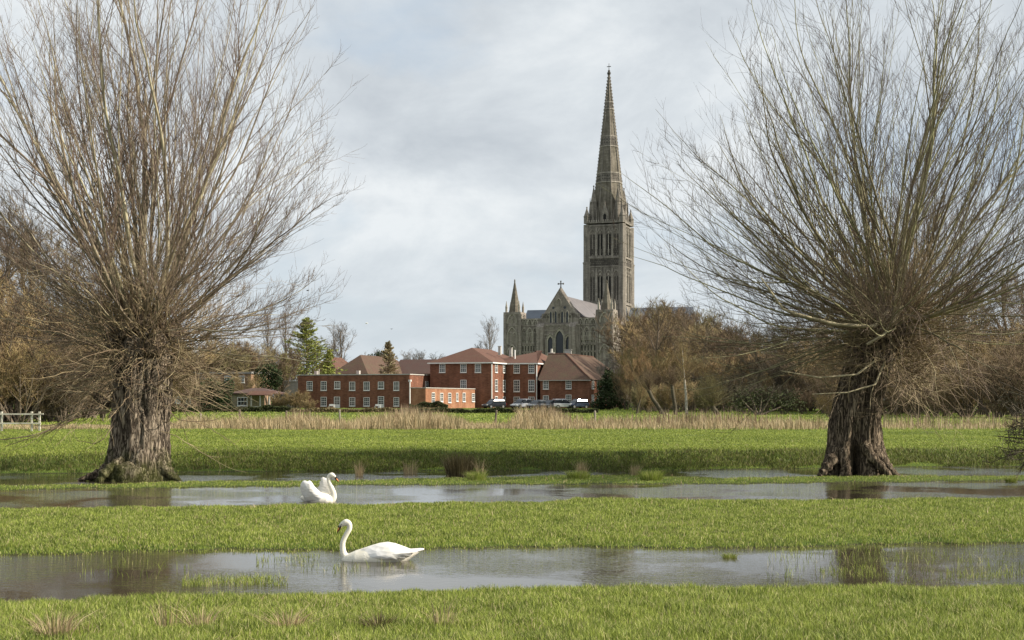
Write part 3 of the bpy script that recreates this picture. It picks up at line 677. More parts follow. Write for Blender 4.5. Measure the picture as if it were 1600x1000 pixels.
# one tower face: blind arcading + windows, then copied to the four sides
for fi in range(4):
    rz = fi * math.pi / 2
    fm = NM()
    for (zb, zt_) in ((Zt(474), Zt(420)), (Zt(404), Zt(357))):
        H = zt_ - zb
        for cx_ in (-4.45, -1.55, 1.55, 4.45):
            arch_ring(fm, cx_, zb + 0.5, 2.15, H * 0.86, 0.26, -s_, 0.4)
        for cx_ in (-5.95, -3.0, 0, 3.0, 5.95): fm.box(cx_ - 0.2, cx_ + 0.2, -s_ - 0.55, -s_, zb, zt_ - 0.2)
        for cx_ in (-1.55, 1.55):
            fm.box(cx_ - 0.16, cx_ + 0.16, -s_ - 0.3, -s_, zb + 0.5, zb + H * 0.72)
            disc(fm, cx_, zb + H * 0.80, 0.4, -s_, 0.3)
        for i in range(12):   # little gablets under the string course
            arch_ring(fm, -5.5 + i * 1.0, zt_ - 1.7, 0.6, 1.3, 0.12, -s_, 0.25)
    for i in range(16):       # crenellation
        fm.box(-6.6 + i * 0.86, -6.6 + i * 0.86 + 0.45, -s_ - 0.5, -s_ - 0.1, Zt(350.5), Zt(350.5) + 0.9)
    o = fm.build('face_arcading', m_tower_light, tower); o.rotation_euler = (0, 0, rz)
    for (zb, zt_) in ((Zt(474), Zt(420)), (Zt(404), Zt(357))):
        H = zt_ - zb
        for cx_ in (-1.55, 1.55):
            wn = NM()
            for q in (-0.5, 0.5):
                wn = NM(); arch_panel(wn, cx_ + q, zb + 0.6, 0.64, H * 0.70, -s_, 0.05)
                o = wn.build('window', m_void, tower); o.rotation_euler = (0, 0, rz)
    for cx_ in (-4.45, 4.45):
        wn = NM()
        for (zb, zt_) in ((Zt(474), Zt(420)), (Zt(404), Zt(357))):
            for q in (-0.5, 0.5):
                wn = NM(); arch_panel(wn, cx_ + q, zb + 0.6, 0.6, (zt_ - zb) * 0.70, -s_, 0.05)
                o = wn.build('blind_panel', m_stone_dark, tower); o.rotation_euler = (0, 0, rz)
    # stair window low on the south side, lit
    if fi == 1:
        wn = NM(); arch_panel(wn, -1, Zt(500), 1.5, 4.5, -s_, 0.06); o = wn.build('window', m_cglass, tower); o.rotation_euler = (0, 0, rz)
    # lucarne on the spire foot
    lu = NM(); lw_ = 1.15
    lu.box(-lw_, lw_, -6.4, -3.5, Zt(350), Zt(336)); lu.prism([(-lw_ - 0.2, Zt(336)), (lw_ + 0.2, Zt(336)), (0, Zt(321))], 'y', -6.5, -3.0)
    for sx in (-1, 1): pinnacle(lu, sx * (lw_ + 0.25), -6.2, Zt(350), Zt(326), 0.35)
    pinnacle(lu, 0, -6.2, Zt(322), Zt(317), 0.25)
    for sx in (-1, 1): pinnacle(lu, sx * 3.1, -6.1, Zt(350), Zt(331), 0.3)
    o = lu.build('lucarne', m_tower, CA); o.rotation_euler = (0, 0, rz)
    lo = NM(); arch_panel(lo, 0, Zt(349), 1.1, 2.9, -6.4, 0.05); o2 = lo.build('window', m_void, o)
for sx in (-1, 1):
    for sy in (-1, 1):
        pn = NM(); pinnacle(pn, sx * (s_ - 0.2), sy * (s_ - 0.2), Zt(352), Zt(327), 1.15, 0.42, 8); pn.build('corner_pinnacle', m_tower, CA)
        pn = NM(); x, y = sx * 4.6, sy * 4.6
        pinnacle(pn, x, y, Zt(350), Zt(293), 1.15, 0.55, 8)
        for ox, oy in ((1, 0), (0, 1)): pinnacle(pn, x + ox * sx * 1.35, y + oy * sy * 1.35, Zt(350), Zt(312), 0.45, 0.5)
        for ox, oy in ((-1, 0), (0, -1)): pinnacle(pn, x + ox * sx * 1.15, y + oy * sy * 1.15, Zt(350), Zt(318), 0.42, 0.5)
        pn.build('spire_foot_turret', m_tower, CA)
# spire
z0, z1 = Zt(352), Zt(118)
rb_ = 6.45; zr_ = lambda z: rb_ * (z1 + 2.5 - z) / (z1 + 2.5 - z0)
sp_ = NM(); nseg = 30
for i in range(nseg):
    a, b_ = z0 + (z1 - z0) * i / nseg, z0 + (z1 - z0) * (i + 1) / nseg
    sp_.frustum(0, 0, a, b_, zr_(a), zr_(b_), 8, math.pi / 8)
spire = sp_.build('spire', m_spire, CA)
rib = NM()
for k in range(8):
    a = math.pi / 8 + k * math.pi / 4
    zs = np.linspace(z0, z1, 12); rr = np.array([zr_(z) for z in zs])
    P = np.stack([rr * math.cos(a), rr * math.sin(a), zs], 1)[None]; V, Qd = tube_arrays(P, np.linspace(0.26, 0.12, 12)[None], 5); rib.add(V, Qd)
    for z in np.linspace(z0 + 3, z1 - 1, 44):
        r = zr_(z) + 0.2; rib.frustum(r * math.cos(a), r * math.sin(a), z, z + 0.45, 0.18, 0.08, 4, 0)
rib.build('rib', m_tower, spire)
for (ya, yb) in ((230, 214), (286.5, 272), (171, 160)):
    a, b_ = Zt(ya), Zt(yb); bn = NM(); bn.frustum(0, 0, a, b_, zr_(a) + 0.10, zr_(b_) + 0.10, 8, math.pi / 8)
    o = bn.build('carved_band', m_stone_dark, spire)
    st = NM()
    for zq in (a, b_): st.frustum(0, 0, zq - 0.2, zq + 0.2, zr_(zq) + 0.28, zr_(zq) + 0.26, 8, math.pi / 8)
    # quatrefoil tracery: lozenges on every side
    for k in range(8):
        an = k * math.pi / 4; ap = math.cos(math.pi / 8)
        nrow = 3
        for rw in range(nrow):
            zc = a + (b_ - a) * (rw + 0.5) / nrow; r = (zr_(zc) + 0.10) * ap + 0.06; half = zr_(zc) * math.sin(math.pi / 8)
            d = (b_ - a) / nrow / 2 * 0.85
            ncol = max(1, int(half * 2 / (2 * d)))
            for c in range(ncol):
                u = (c + 0.5 - ncol / 2) * 2 * half / ncol * 0.9
                V = []
                for (du, dz) in ((-d, 0), (0, -d), (d, 0), (0, d)):
                    for sc_ in (1.0, 0.62):
                        V.append((r * math.cos(an) - (u + du * sc_) * math.sin(an), r * math.sin(an) + (u + du * sc_) * math.cos(an), zc + dz * sc_))
                st.add(V, [(2 * i, 2 * ((i + 1) % 4), 2 * ((i + 1) % 4) + 1, 2 * i + 1) for i in range(4)])
    st.build('tracery', m_tower_light, o)
fn = NM(); fn.frustum(0, 0, z1, z1 + 0.9, 0.42, 0.75, 8); fn.frustum(0, 0, z1 + 0.9, z1 + 1.6, 0.75, 0.3, 8); fn.frustum(0, 0, z1 + 1.6, z1 + 2.1, 0.5, 0.2, 8)
fn.frustum(0, 0, z1 + 2.1, Zt(99), 0.12, 0.08, 6); fn.box(-0.75, 0.75, -0.09, 0.09, Zt(104.5), Zt(103.5)); fn.build('finial_cross', m_stone_dark, CA)

# ---- west front, local y = -LW
LW = 69.0
def loc_of(D0):  # distance of a local point
    return D0
ofr = Vector((TX - LW * math.sin(AC), TD - LW * math.cos(AC)))     # world position of the front's centre line
FD = ofr.y
def fx(xp):  # local x on the front plane for a photo column
    k = (xp - 800) / F
    return (k * ofr.y - ofr.x) / (math.cos(AC) + k * math.sin(AC))
def fz(yp, D=None): return PZ(yp, D or FD)
yW = -LW
xa, xb = fx(790), fx(958)
xg0, xg1 = fx(852), fx(900); xgc = (xg0 + xg1) / 2
wf = NM()
zpar = fz(497); ztb = fz(488)
wf.box(xa + 4.5, xb - 4.5, yW, yW + 2.6, 0, zpar)                       # screen between the turrets
wf.box(xg0 - 1.8, xg1 + 1.6, yW - 0.9, yW + 0.0, 0, fz(508))           # projecting centre
wf.box(xg0 - 1.0, xg1 + 1.0, yW - 0.5, yW + 2.2, fz(508), fz(490))
zga = fz(453)
wf.prism([(xg0 - 1.0, fz(497)), (xg1 + 1.0, fz(497)), (xgc, zga)], 'y', yW - 0.5, yW + 1.5)
# gable coping
for sgn, xe in ((-1, xg0 - 1.3), (1, xg1 + 1.3)):
    P = np.array([[(xe, yW + 0.3, fz(499)), (xgc, yW + 0.3, zga + 0.4)]]); V, Qd = tube_arrays(P, np.array([[0.5, 0.5]]), 4); wf.add(V, Qd)
# string courses and stringy mouldings
for yp, pr, th in ((508, 0.30, 0.5), (537, 0.3, 0.5), (511, 0.15, 0.2), (549, 0.25, 0.4)):
    wf.box(xa + 4.4, xg0 - 1.9, yW - pr, yW, fz(yp) - th / 2, fz(yp) + th / 2); wf.box(xg1 + 1.7, xb - 4.4, yW - pr, yW, fz(yp) - th / 2, fz(yp) + th / 2)
wf.box(xg0 - 1.9, xg1 + 1.7, yW - 1.2, yW - 0.9, fz(508) - 0.25, fz(508) + 0.25)
wf.box(xa + 4.4, xb - 4.4, yW - 0.3, yW, zpar - 0.4, zpar)
# buttresses
for xp in (843.5, 849, 893.5, 899):
    x = fx(xp); wf.box(x - 0.55, x + 0.55, yW - 2.0, yW - 0.9, 0, fz(511)); wf.prism([(yW - 2.0, fz(511)), (yW - 0.9, fz(511)), (yW - 0.9, fz(505))], 'x', x - 0.55, x + 0.55)
front = wf.build('west_front', m_stone, CA)
ar = NM(); bp_ = NM(); st_ = NM()
def bay(x, zb, w, h):
    arch_ring(ar, x, zb, w, h, 0.22, yW, 0.35); arch_ring(ar, x - w / 4, zb, w / 2 - 0.45, h * 0.70, 0.14, yW, 0.25); arch_ring(ar, x + w / 4, zb, w / 2 - 0.45, h * 0.70, 0.14, yW, 0.25)
    disc(bp_, x, zb + h * 0.79, w * 0.11, yW, 0.08)
    for q in (-w / 4, w / 4):
        arch_panel(bp_, x + q, zb, w / 2 - 0.5, h * 0.69, yW, 0.05)
        st1 = NM(); st1.frustum(x + q, yW - 0.22, zb + 0.8, zb + h * 0.42, 0.26, 0.2, 8); st1.frustum(x + q, yW - 0.22, zb + h * 0.42, zb + h * 0.5, 0.14, 0.12, 8); st1.build('statue', m_stone, front)
nL = 2
for (xs, xe, n) in ((fx(815), fx(841), 3), (fx(902), fx(932), 3)):
    for i in range(n):
        x = xs + (xe - xs) * (i + 0.5) / n; w = (xe - xs) / n - 0.5
        bay(x, fz(536), w, fz(512) - fz(536)); 
        bay(x, fz(506.5), w, fz(498.5) - fz(506.5))
    for i in range(n * 2):
        x = xs + (xe - xs) * (i + 0.5) / (n * 2); w = (xe - xs) / (n * 2) - 0.4
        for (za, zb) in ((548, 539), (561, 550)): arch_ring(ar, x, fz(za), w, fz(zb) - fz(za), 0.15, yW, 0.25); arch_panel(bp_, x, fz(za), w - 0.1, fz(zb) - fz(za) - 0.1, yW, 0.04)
# ornament on the centre
yc_ = yW - 0.9
for x0_, x1_, yp in ((fx(852), fx(866), 524), (fx(885), fx(892), 524)): ar.box(x0_, x1_, yc_ - 0.3, yc_, fz(yp), fz(yp) + 0.3)
for i in range(9): arch_ring(ar, fx(853) + i * (fx(892) - fx(853)) / 8, fz(515.5), 0.6, 1.2, 0.1, yc_, 0.2)
ar.box(fx(853), fx(892), yc_ - 0.25, yc_, fz(516.5), fz(516))
for xp, w, zb, zt_ in ((876, 2.6, 562, 517), (861.5, 1.6, 562, 526), (889.5, 1.6, 562, 526)):
    arch_ring(ar, fx(xp), fz(zb), w, fz(zt_) - fz(zb), 0.45, yc_, 0.55); arch_ring(ar, fx(xp), fz(zb), w + 1.2, fz(zt_) - fz(zb) + 0.9, 0.12, yc_, 0.75)
    wn = NM(); arch_panel(wn, fx(xp), fz(zb), w, fz(zt_) - fz(zb), yc_, 0.05); wn.build('window', m_cglass, front)
yg = yW - 0.5
for xp in (861.5, 869.2, 879.3, 887.2):
    arch_ring(ar, fx(xp), fz(504.5), 0.75, fz(486.5) - fz(504.5), 0.2, yg, 0.3)
    wn = NM(); arch_panel(wn, fx(xp), fz(504.5), 0.75, fz(486.5) - fz(504.5), yg, 0.05); wn.build('window', m_cglass, front)
for xp in (865.3, 883.2):
    wn = NM(); disc(wn, fx(xp), fz(481), 0.42, yg, 0.05); wn.build('window', m_cglass, front)
arch_ring(ar, fx(873.8), fz(479), 1.3, fz(467) - fz(479), 0.22, yg, 0.3)
for xp in (857, 891.5): arch_ring(ar, fx(xp), fz(505), 1.0, 2.6, 0.15, yg, 0.25)
ar.build('arcading', m_stone_light, front); bp_.build('niche_shade', m_stone_dark, front);  # flat panels coloured dark in place of recess shade, arcading lightened for relief
fc = NM(); fc.frustum(xgc, yW + 0.3, zga, zga + 1.5, 0.35, 0.14, 6); zc_ = fz(443.5)
fc.box(xgc - 0.14, xgc + 0.14, yW + 0.2, yW + 0.4, zga + 1.0, fz(440)); fc.box(xgc - 0.85, xgc + 0.85, yW + 0.2, yW + 0.4, zc_ - 0.14, zc_ + 0.14)
for dx_, dz_ in ((-0.85, 0), (0.85, 0), (0, 0.75)): fc.frustum(xgc + dx_, yW + 0.3, zc_ + dz_ - 0.25, zc_ + dz_ + 0.25, 0.22, 0.22, 6)
fc.build('gable_cross', m_stone_dark, CA)
# corner turrets with spirelets
for (x0_, x1_, ytop, yap) in ((fx(790), fx(813.5), 487, 436), (fx(934), fx(958), 486, 441)):
    tn = NM(); w = x1_ - x0_; xc = (x0_ + x1_) / 2
    tn.box(x0_, x1_, yW - 0.8, yW + w - 0.8, 0, fz(ytop) - 0.3); zt_ = fz(ytop)
    tn.box(x0_ - 0.35, x1_ + 0.35, yW - 1.15, yW + w - 0.45, zt_ - 0.7, zt_ + 0.1)
    for yp in (508, 537, 549): tn.box(x0_ - 0.2, x1_ + 0.2, yW - 1.0, yW + w - 0.6, fz(yp) - 0.22, fz(yp) + 0.22)
    for cx_ in (x0_, x1_):
        for cy_ in (yW - 0.8, yW + w - 0.8): tn.frustum(cx_, cy_, 0, fz(ytop) - 0.4, 0.5, 0.5, 8)
    t_ = tn.build('corner_turret', m_stone, CA)
    sn = NM(); yc2 = yW - 0.8 + w / 2
    sn.frustum(xc, yc2, zt_ + 0.1, fz(yap), w * 0.38, 0.12, 8, math.pi / 8); sn.frustum(xc, yc2, fz(yap) - 0.2, fz(yap) + 0.5, 0.3, 0.1, 6)
    sn.build('spirelet', m_spire, t_)
    pn = NM()
    for sx in (-1, 1):
        for sy in (-1, 1): pinnacle(pn, xc + sx * w * 0.42, yc2 + sy * w * 0.42, zt_ - 0.1, zt_ + 3.6, 0.42, 0.5)
    pn.build('pinnacle', m_stone_light, t_)
    for rz, cen in ((0, (xc, yW - 0.8)), (math.pi / 2, (x1_, yc2))):
        q = NM()
        for (zb, zt2) in ((536, 511), (505.5, 490), (548, 539)): arch_ring(q, 0, fz(zb), w * 0.62, fz(zt2) - fz(zb), 0.25, 0, 0.35); arch_ring(q, -w * 0.15, fz(zb), w * 0.2, (fz(zt2) - fz(zb)) * 0.7, 0.15, 0, 0.25); arch_ring(q, w * 0.15, fz(zb), w * 0.2, (fz(zt2) - fz(zb)) * 0.7, 0.15, 0, 0.25)
        o = q.build('turret_arcading', m_stone_light, t_); o.location = (cen[0], cen[1], 0); o.rotation_euler = (0, 0, rz)
# nave: clerestory, roof, aisles
nv = NM(); hw = (xg1 - xg0) / 2 + 0.9; zr0 = fz(459); ze = PZ(493, FD + 4)
nv.box(xgc - hw + 0.4, xgc + hw - 0.4, yW + 2.6, -s_, 0, ze - 0.2); nv.build('nave', m_stone, CA)
rf = NM(); hwr = hw + 1.4
rf.prism([(xgc - hwr, ze - 0.6), (xgc + hwr, ze - 0.6), (xgc, zr0 - 0.3)], 'y', yW + 1.4, -s_ + 0.5); rf.build('nave_roof', m_lead, CA)
nz_ = NM(); zaw = fz(515)
nz_.box(xgc - 17, xgc + 17, yW + 2.6, -s_ - 1, 0, zaw)
for i in range(10):
    y = yW + 6 + i * 5.9
    for s2 in (-1, 1): nz_.box(xgc + s2 * 17 - 0.5, xgc + s2 * 17 + 0.5, y - 0.5, y + 0.5, 0, zaw + 1.5); nz_.box(xgc + s2 * (hw + 0.1) - 0.3, xgc + s2 * (hw + 0.1) + 0.3, y - 0.4, y + 0.4, zaw, ze)
nz_.build('aisle', m_stone, CA)
al = NM(); al.prism([(xgc - 17, zaw + 0.02), (xgc + 17, zaw + 0.02), (xgc, zaw + 5.0)], 'y', yW + 3, -s_ - 1.5); al.build('aisle_roof', m_lead, CA)
# transepts
tr_ = NM(); tr_.box(-31, -s_ - 1.5, -5.5, 5.5, 0, PZ(504, TD)); tr_.box(s_ + 1.5, 31, -5.5, 5.5, 0, PZ(504, TD)); 
tr_.box(s_ + 1.5, 24, -16.5, -5.5, 0, 17)
tr_.build('transept', m_stone, CA)
tf = NM(); 
for a_, b_ in ((-31.5, -s_ - 1.3), (s_ + 1.3, 31.5)): tf.prism([(-6.3, PZ(504, TD)), (6.3, PZ(504, TD)), (0, PZ(482, TD))], 'x', a_, b_)
tf.build('transept_roof', m_lead_blue, CA)
pn = NM(); pinnacle(pn, fx(821) , yW + 30, 24, PZ(473, FD + 28), 0.5, 0.6); pn.build('north_pinnacle', m_stone, CA)
# ------------------------------------------------------------------ brick buildings
m_brick = wall_mat('red_brick', (0.34, 0.15, 0.09), (0.22, 0.09, 0.055), (0.28, 0.20, 0.155), 0.46, 0.15, streak=0.25, msize=0.012)
m_brick_orange = wall_mat('orange_brick', (0.50, 0.24, 0.13), (0.40, 0.18, 0.10), (0.38, 0.27, 0.19), 0.46, 0.15, stain=(0.44, 0.27, 0.17), streak=0.25)
def tile_mat(name, c1, c2, moss):
    m, nt, b = new_mat(name); tc = N(nt, 'ShaderNodeTexCoord'); sp = N(nt, 'ShaderNodeSeparateXYZ'); nt.links.new(tc.outputs['Object'], sp.inputs[0])
    no = N(nt, 'ShaderNodeTexNoise', i_Scale=0.55, i_Detail=8.0, i_Roughness=0.7); nt.links.new(tc.outputs['Object'], no.inputs['Vector'])
    nf = N(nt, 'ShaderNodeTexNoise', i_Scale=5.0, i_Detail=3.0); nt.links.new(tc.outputs['Object'], nf.inputs['Vector'])
    rp = ramp(nt, [(0.3, c2), (0.7, c1)], nf.outputs[0]); r2 = ramp(nt, [(0.45, 0.0), (0.7, 0.85)], no.outputs[0])
    col = mixc(nt, r2.outputs[0], rp.outputs[0], moss)
    ln = mth(nt, 'FRACT', mth(nt, 'MULTIPLY', sp.outputs[2], 5.0)); rl = ramp(nt, [(0.0, 0.75), (0.25, 1.0)], ln)
    col = mixc(nt, 1.0, col, rl.outputs[0], 'MULTIPLY')
    nt.links.new(col, b.inputs['Base Color']); b.inputs['Roughness'].default_value = 0.9
    bp = N(nt, 'ShaderNodeBump'); bp.inputs['Distance'].default_value = 0.04; nt.links.new(ln, bp.inputs['Height']); nt.links.new(bp.outputs[0], b.inputs['Normal'])
    return m
m_tile = tile_mat('red_clay_tiles', (0.150, 0.068, 0.042), (0.090, 0.040, 0.027), (0.13, 0.078, 0.048))
m_tile_old = tile_mat('mossy_old_tiles', (0.130, 0.072, 0.046), (0.070, 0.040, 0.028), (0.10, 0.078, 0.042))
m_tile_dark = tile_mat('dark_brown_tiles', (0.12, 0.065, 0.05), (0.085, 0.048, 0.04), (0.10, 0.07, 0.055))
m_white = mat('white_window_paint', (0.80, 0.79, 0.75), (0.70, 0.69, 0.65), scale=3, rough=0.5)
m_pane = mat('window_glass', (0.02, 0.025, 0.03), (0.05, 0.055, 0.06), scale=0.7, rough=0.08, spec=0.6)
m_coping = mat('pale_coping', (0.55, 0.53, 0.48), (0.40, 0.38, 0.34), scale=2, rough=0.8)
m_felt = mat('flat_roof_felt', (0.30, 0.29, 0.27), (0.22, 0.21, 0.2), scale=1)
m_brick_pale = wall_mat('pale_orange_brick', (0.46, 0.30, 0.19), (0.36, 0.22, 0.14), (0.34, 0.26, 0.19), 0.46, 0.15, streak=0.3)
m_stucco = wall_mat('honey_stone_wall', (0.42, 0.36, 0.24), (0.34, 0.29, 0.19), (0.25, 0.22, 0.16), 0.5, 0.25)

_win = {}
def window_at(parent, x, y, z, w, h, rz=0.0, door=False, cols=3, rws=4):
    """sash window, centre bottom at local x,y,z on a wall whose outside is local -y when rz=0"""
    key = (round(w, 1), round(h, 1), door, cols, rws); w, h = key[0], key[1]
    if key not in _win:
        fm = NM(); t = 0.10; fm.box(-w / 2, -w / 2 + t, -0.10, 0.0, 0, h); fm.box(w / 2 - t, w / 2, -0.10, 0.0, 0, h); fm.box(-w / 2 + t, w / 2 - t, -0.10, 0, h - t, h); fm.box(-w / 2 + t, w / 2 - t, -0.10, 0, 0, t if not door else h * 0.35)
        fm.box(-w / 2 - 0.06, w / 2 + 0.06, -0.16, 0, -0.10, -0.002)
        b0 = t if not door else h * 0.35
        fm.box(-w / 2 + t, w / 2 - t, -0.09, -0.02, (b0 + h - t) / 2 - 0.045, (b0 + h - t) / 2 + 0.045)
        for i in range(1, cols): xx = -w / 2 + t + (w - 2 * t) * i / cols; fm.box(xx - 0.022, xx + 0.022, -0.07, -0.03, b0, h - t)
        for i in range(1, rws):
            if rws % 2 == 0 and i == rws // 2: continue
            zz2 = b0 + (h - t - b0) * i / rws; fm.box(-w / 2 + t, w / 2 - t, -0.068, -0.032, zz2 - 0.022, zz2 + 0.022)
        pm = NM(); pm.box(-w / 2 + t * 0.5, w / 2 - t * 0.5, -0.028, 0.0, b0, h - t * 0.5)
        f = fm.mesh('window'); f.materials.append(m_white); p = pm.mesh('pane'); p.materials.append(m_pane); _win[key] = (f, p)
    f, p = _win[key]
    o = bpy.data.objects.new('door' if door else 'window', f); COL.objects.link(o); o.parent = parent; o.location = (x, y, z); o.rotation_euler = (0, 0, rz)
    q = bpy.data.objects.new('pane', p); COL.objects.link(q); q.parent = o
    return o
class Site:
    """a building whose local x runs along its camera-facing front, origin = the front's right-hand corner"""
    def __init__(s, xp, D, a): s.a = R(a); s.ox, s.oy = PX(xp, D), D
    def fx(s, xp, y=0.0):        # local x on the plane local y
        k = (xp - 800) / F; ox = s.ox + y * math.sin(s.a); oy = s.oy + y * math.cos(s.a)
        return (k * oy - ox) / (math.cos(s.a) + k * math.sin(s.a))
    def sy(s, xp, x=0.0):        # local y on the plane local x
        k = (xp - 800) / F; ox = s.ox + x * math.cos(s.a); oy = s.oy - x * math.sin(s.a)
        return (k * oy - ox) / (math.sin(s.a) - k * math.cos(s.a))
    def D(s, x, y): return s.oy - x * math.sin(s.a) + y * math.cos(s.a)
    def z(s, yp, x=0.0, y=0.0): return PZ(yp, s.D(x, y))
    def root(s, name, label, cat): s.r = empty(name, (s.ox, s.oy, 0), -s.a, label, cat); return s.r
    def wins(s, parent, face, plane, items, off=0.0):
        """items: (xp centre, ytop, ybot, wpx[, door])"""
        for it in items:
            xp, yt, yb, wp = it[:4]; door = len(it) > 4 and it[4]
            if face == 'front':
                x = s.fx(xp, plane); w = abs(s.fx(xp + wp / 2, plane) - s.fx(xp - wp / 2, plane)); z0 = s.z(yb, x, plane); h = s.z(yt, x, plane) - z0
                window_at(parent, x, plane - 0.002, z0, w, h, 0, door)
            else:
                y = s.sy(xp, plane); w = min(1.4, abs(s.sy(xp + wp / 2, plane) - s.sy(xp - wp / 2, plane))); z0 = s.z(yb, plane, y); h = s.z(yt, plane, y) - z0
                window_at(parent, plane + 0.002, y, z0, w, h, math.pi / 2, door, cols=2)
def hip_roof(nm, x0, x1, y0, y1, ze, zr, ov=0.35, axis='x', l0=None, l1=None, mi=0):
    x0 -= ov; x1 += ov; y0 -= ov; y1 += ov
    if axis == 'x':
        d = (y1 - y0) / 2; a = (x0 + (d if l0 is None else l0), (y0 + y1) / 2, zr); b = (x1 - (d if l1 is None else l1), (y0 + y1) / 2, zr)
    else:
        d = (x1 - x0) / 2; a = ((x0 + x1) / 2, y0 + (d if l0 is None else l0), zr); b = ((x0 + x1) / 2, y1 - (d if l1 is None else l1), zr)
    V = [(x0, y0, ze - 0.15), (x1, y0, ze - 0.15), (x1, y1, ze - 0.15), (x0, y1, ze - 0.15), (x0, y0, ze + 0.05), (x1, y0, ze + 0.05), (x1, y1, ze + 0.05), (x0, y1, ze + 0.05), a, b]
    Q = [(3, 2, 1, 0), (0, 1, 5, 4), (1, 2, 6, 5), (2, 3, 7, 6), (3, 0, 4, 7)]
    if axis == 'x': Q += [(4, 5, 9, 8), (6, 7, 8, 9)]; T = [(5, 6, 9), (7, 4, 8)]
    else: Q += [(5, 6, 9, 8), (7, 4, 8, 9)]; T = [(4, 5, 8), (6, 7, 9)]
    nm.add(V, Q, T, mi=mi); return a, b
def pot(nm, x, y, z0, z1, r=0.16): nm.frustum(x, y, z0, z1, r, r, 8)

AB = 19
# --- three-storey hipped brick building (two blocks)
S = Site(768, 250.0, AB); r3 = S.root('brick_building', 'three-storey red brick block with two hipped tile roofs in front of the cathedral', 'building')
xl_ = S.fx(672); ya = S.sy(790); ze = S.z(566); zb = 0.3
wa = NM(); wa.box(xl_, 0, 0, 22, zb, ze)
xB = S.fx(838, ya); yB1 = S.sy(883, xB)
wa.box(0.0, xB, ya, yB1, zb, ze - 0.002)
w3 = wa.build('wall', m_brick, r3)
ra = NM(); hip_roof(ra, xl_, 0, 0, 22, ze, S.z(543, -4, 6), axis='y', l0=6.3, l1=6)
ra.build('roof', m_tile, r3)
rbm = NM(); hip_roof(rbm, -5, xB, ya, yB1, ze, S.z(547, 3, ya + 6), axis='x', l1=3.4); rbo = rbm.build('roof', m_tile, r3)
S.wins(r3, 'front', 0.0, [(691.3, 568.5, 582, 9.5), (724.3, 568.5, 582, 9.5), (747, 568.5, 582, 9.5), (724.3, 593.5, 607, 9.5)])
S.wins(r3, 'side', 0.0, [(775, 567.5, 582, 5.5), (787.3, 568, 582.5, 5.2), (775, 593, 611.5, 5.5), (787.3, 593.5, 612, 5.2), (775, 619, 636, 5.5), (787.3, 619.5, 633, 5.2)])
S.wins(r3, 'front', ya, [(807.5, 568.5, 583, 9.2), (830.5, 568.5, 583, 9.2), (807.5, 593.5, 612, 9.2), (830.5, 593.5, 612, 9.2), (807.5, 619.5, 634, 9.2), (830.5, 619.5, 634, 9.2)])
dp = NM()
for x, y in ((0.08, -0.08), (xB + 0.08, ya - 0.08)): dp.frustum(x, y, zb, ze - 0.3, 0.11, 0.11, 8)
dp.build('downpipe', m_white, r3)
fs = NM(); fs.box(xl_ - 0.38, 0.38, -0.44, -0.352, ze - 0.2, ze + 0.02); fs.box(0.352, 0.44, -0.44, ya - 0.5, ze - 0.2, ze + 0.02); fs.box(0.5, xB + 0.44, ya - 0.44, ya - 0.352, ze - 0.2, ze + 0.02); fs.box(xB + 0.352, xB + 0.44, ya - 0.44, yB1, ze - 0.2, ze + 0.02)
fs.build('gutter', m_white, r3)
for x, y, z0_, h in ((-1.4, 8.5, ze + 1.6, 1.6), (-0.4, 12, ze + 1.4, 1.6)):
    v = NM(); v.box(x - 0.25, x + 0.25, y - 0.25, y + 0.25, z0_, z0_ + h); v.box(x - 0.32, x + 0.32, y - 0.32, y + 0.32, z0_ + h, z0_ + h + 0.12); v.build('roof_vent', m_coping, r3)
xx = S.fx(804.5, ya + 3); v = NM(); v.frustum(xx, ya + 3, ze + 0.8, ze + 2.6, 0.15, 0.15, 8); v.build('roof_vent', m_white, r3)
# slim rendered chimney
ch = NM(); xx = S.fx(862, yB1 - 2); D_ = S.D(xx, yB1 - 2); ch.box(xx - 0.45, xx + 0.45, yB1 - 2.5, yB1 - 1.6, ze, PZ(553, D_)); ch.box(xx - 0.55, xx + 0.55, yB1 - 2.6, yB1 - 1.5, PZ(553, D_), PZ(551, D_)); ch.frustum(xx, yB1 - 2.05, PZ(551, D_), PZ(545, D_), 0.28, 0.22, 8); ch.build('chimney', m_coping, rbo)

# --- two-storey brick house with the steep corner roof
S = Site(921, 251.0, AB); rc = S.root('brick_house', 'two-storey brick house with a steep dark tiled roof, right of the parked cars', 'house')
xl_ = S.fx(844); yd = S.sy(957); ze = S.z(593.5); zr2 = S.z(552.5, -4, 6)
wc = NM(); wc.box(xl_, 0, 0, 13, zb, ze); wc.box(-13, 0, 13, max(yd, 26), zb, ze); wc.build('wall', m_brick, rc)
ov = 0.4; w_ = 6.5; Y1 = max(yd, 26)
V = [(xl_ - ov, -ov, ze), (ov, -ov, ze), (ov, Y1 + ov, ze), (-w_, w_, zr2), (xl_ - ov, w_, zr2), (-w_, Y1 + ov, zr2), (xl_ - ov, 13, ze), (-13, 13, ze), (-13, Y1 + ov, ze)]
rn = NM(); rn.add(V, [(0, 1, 3, 4), (1, 2, 5, 3), (4, 3, 7, 6), (3, 5, 8, 7)], [(0, 4, 6), (2, 8, 5)]); rn.build('roof', m_tile_old, rc)
rg = NM()
for a_, b_ in (((ov, -ov, ze), (-w_, w_, zr2)), ((-w_, w_, zr2), (xl_ - ov, w_, zr2)), ((-w_, w_, zr2), (-w_, Y1, zr2))):
    V, Qd = tube_arrays(np.array([[a_, b_]], float), np.array([[0.14, 0.14]]), 6); rg.add(V, Qd)
rg.build('ridge_tiles', m_tile, rc)
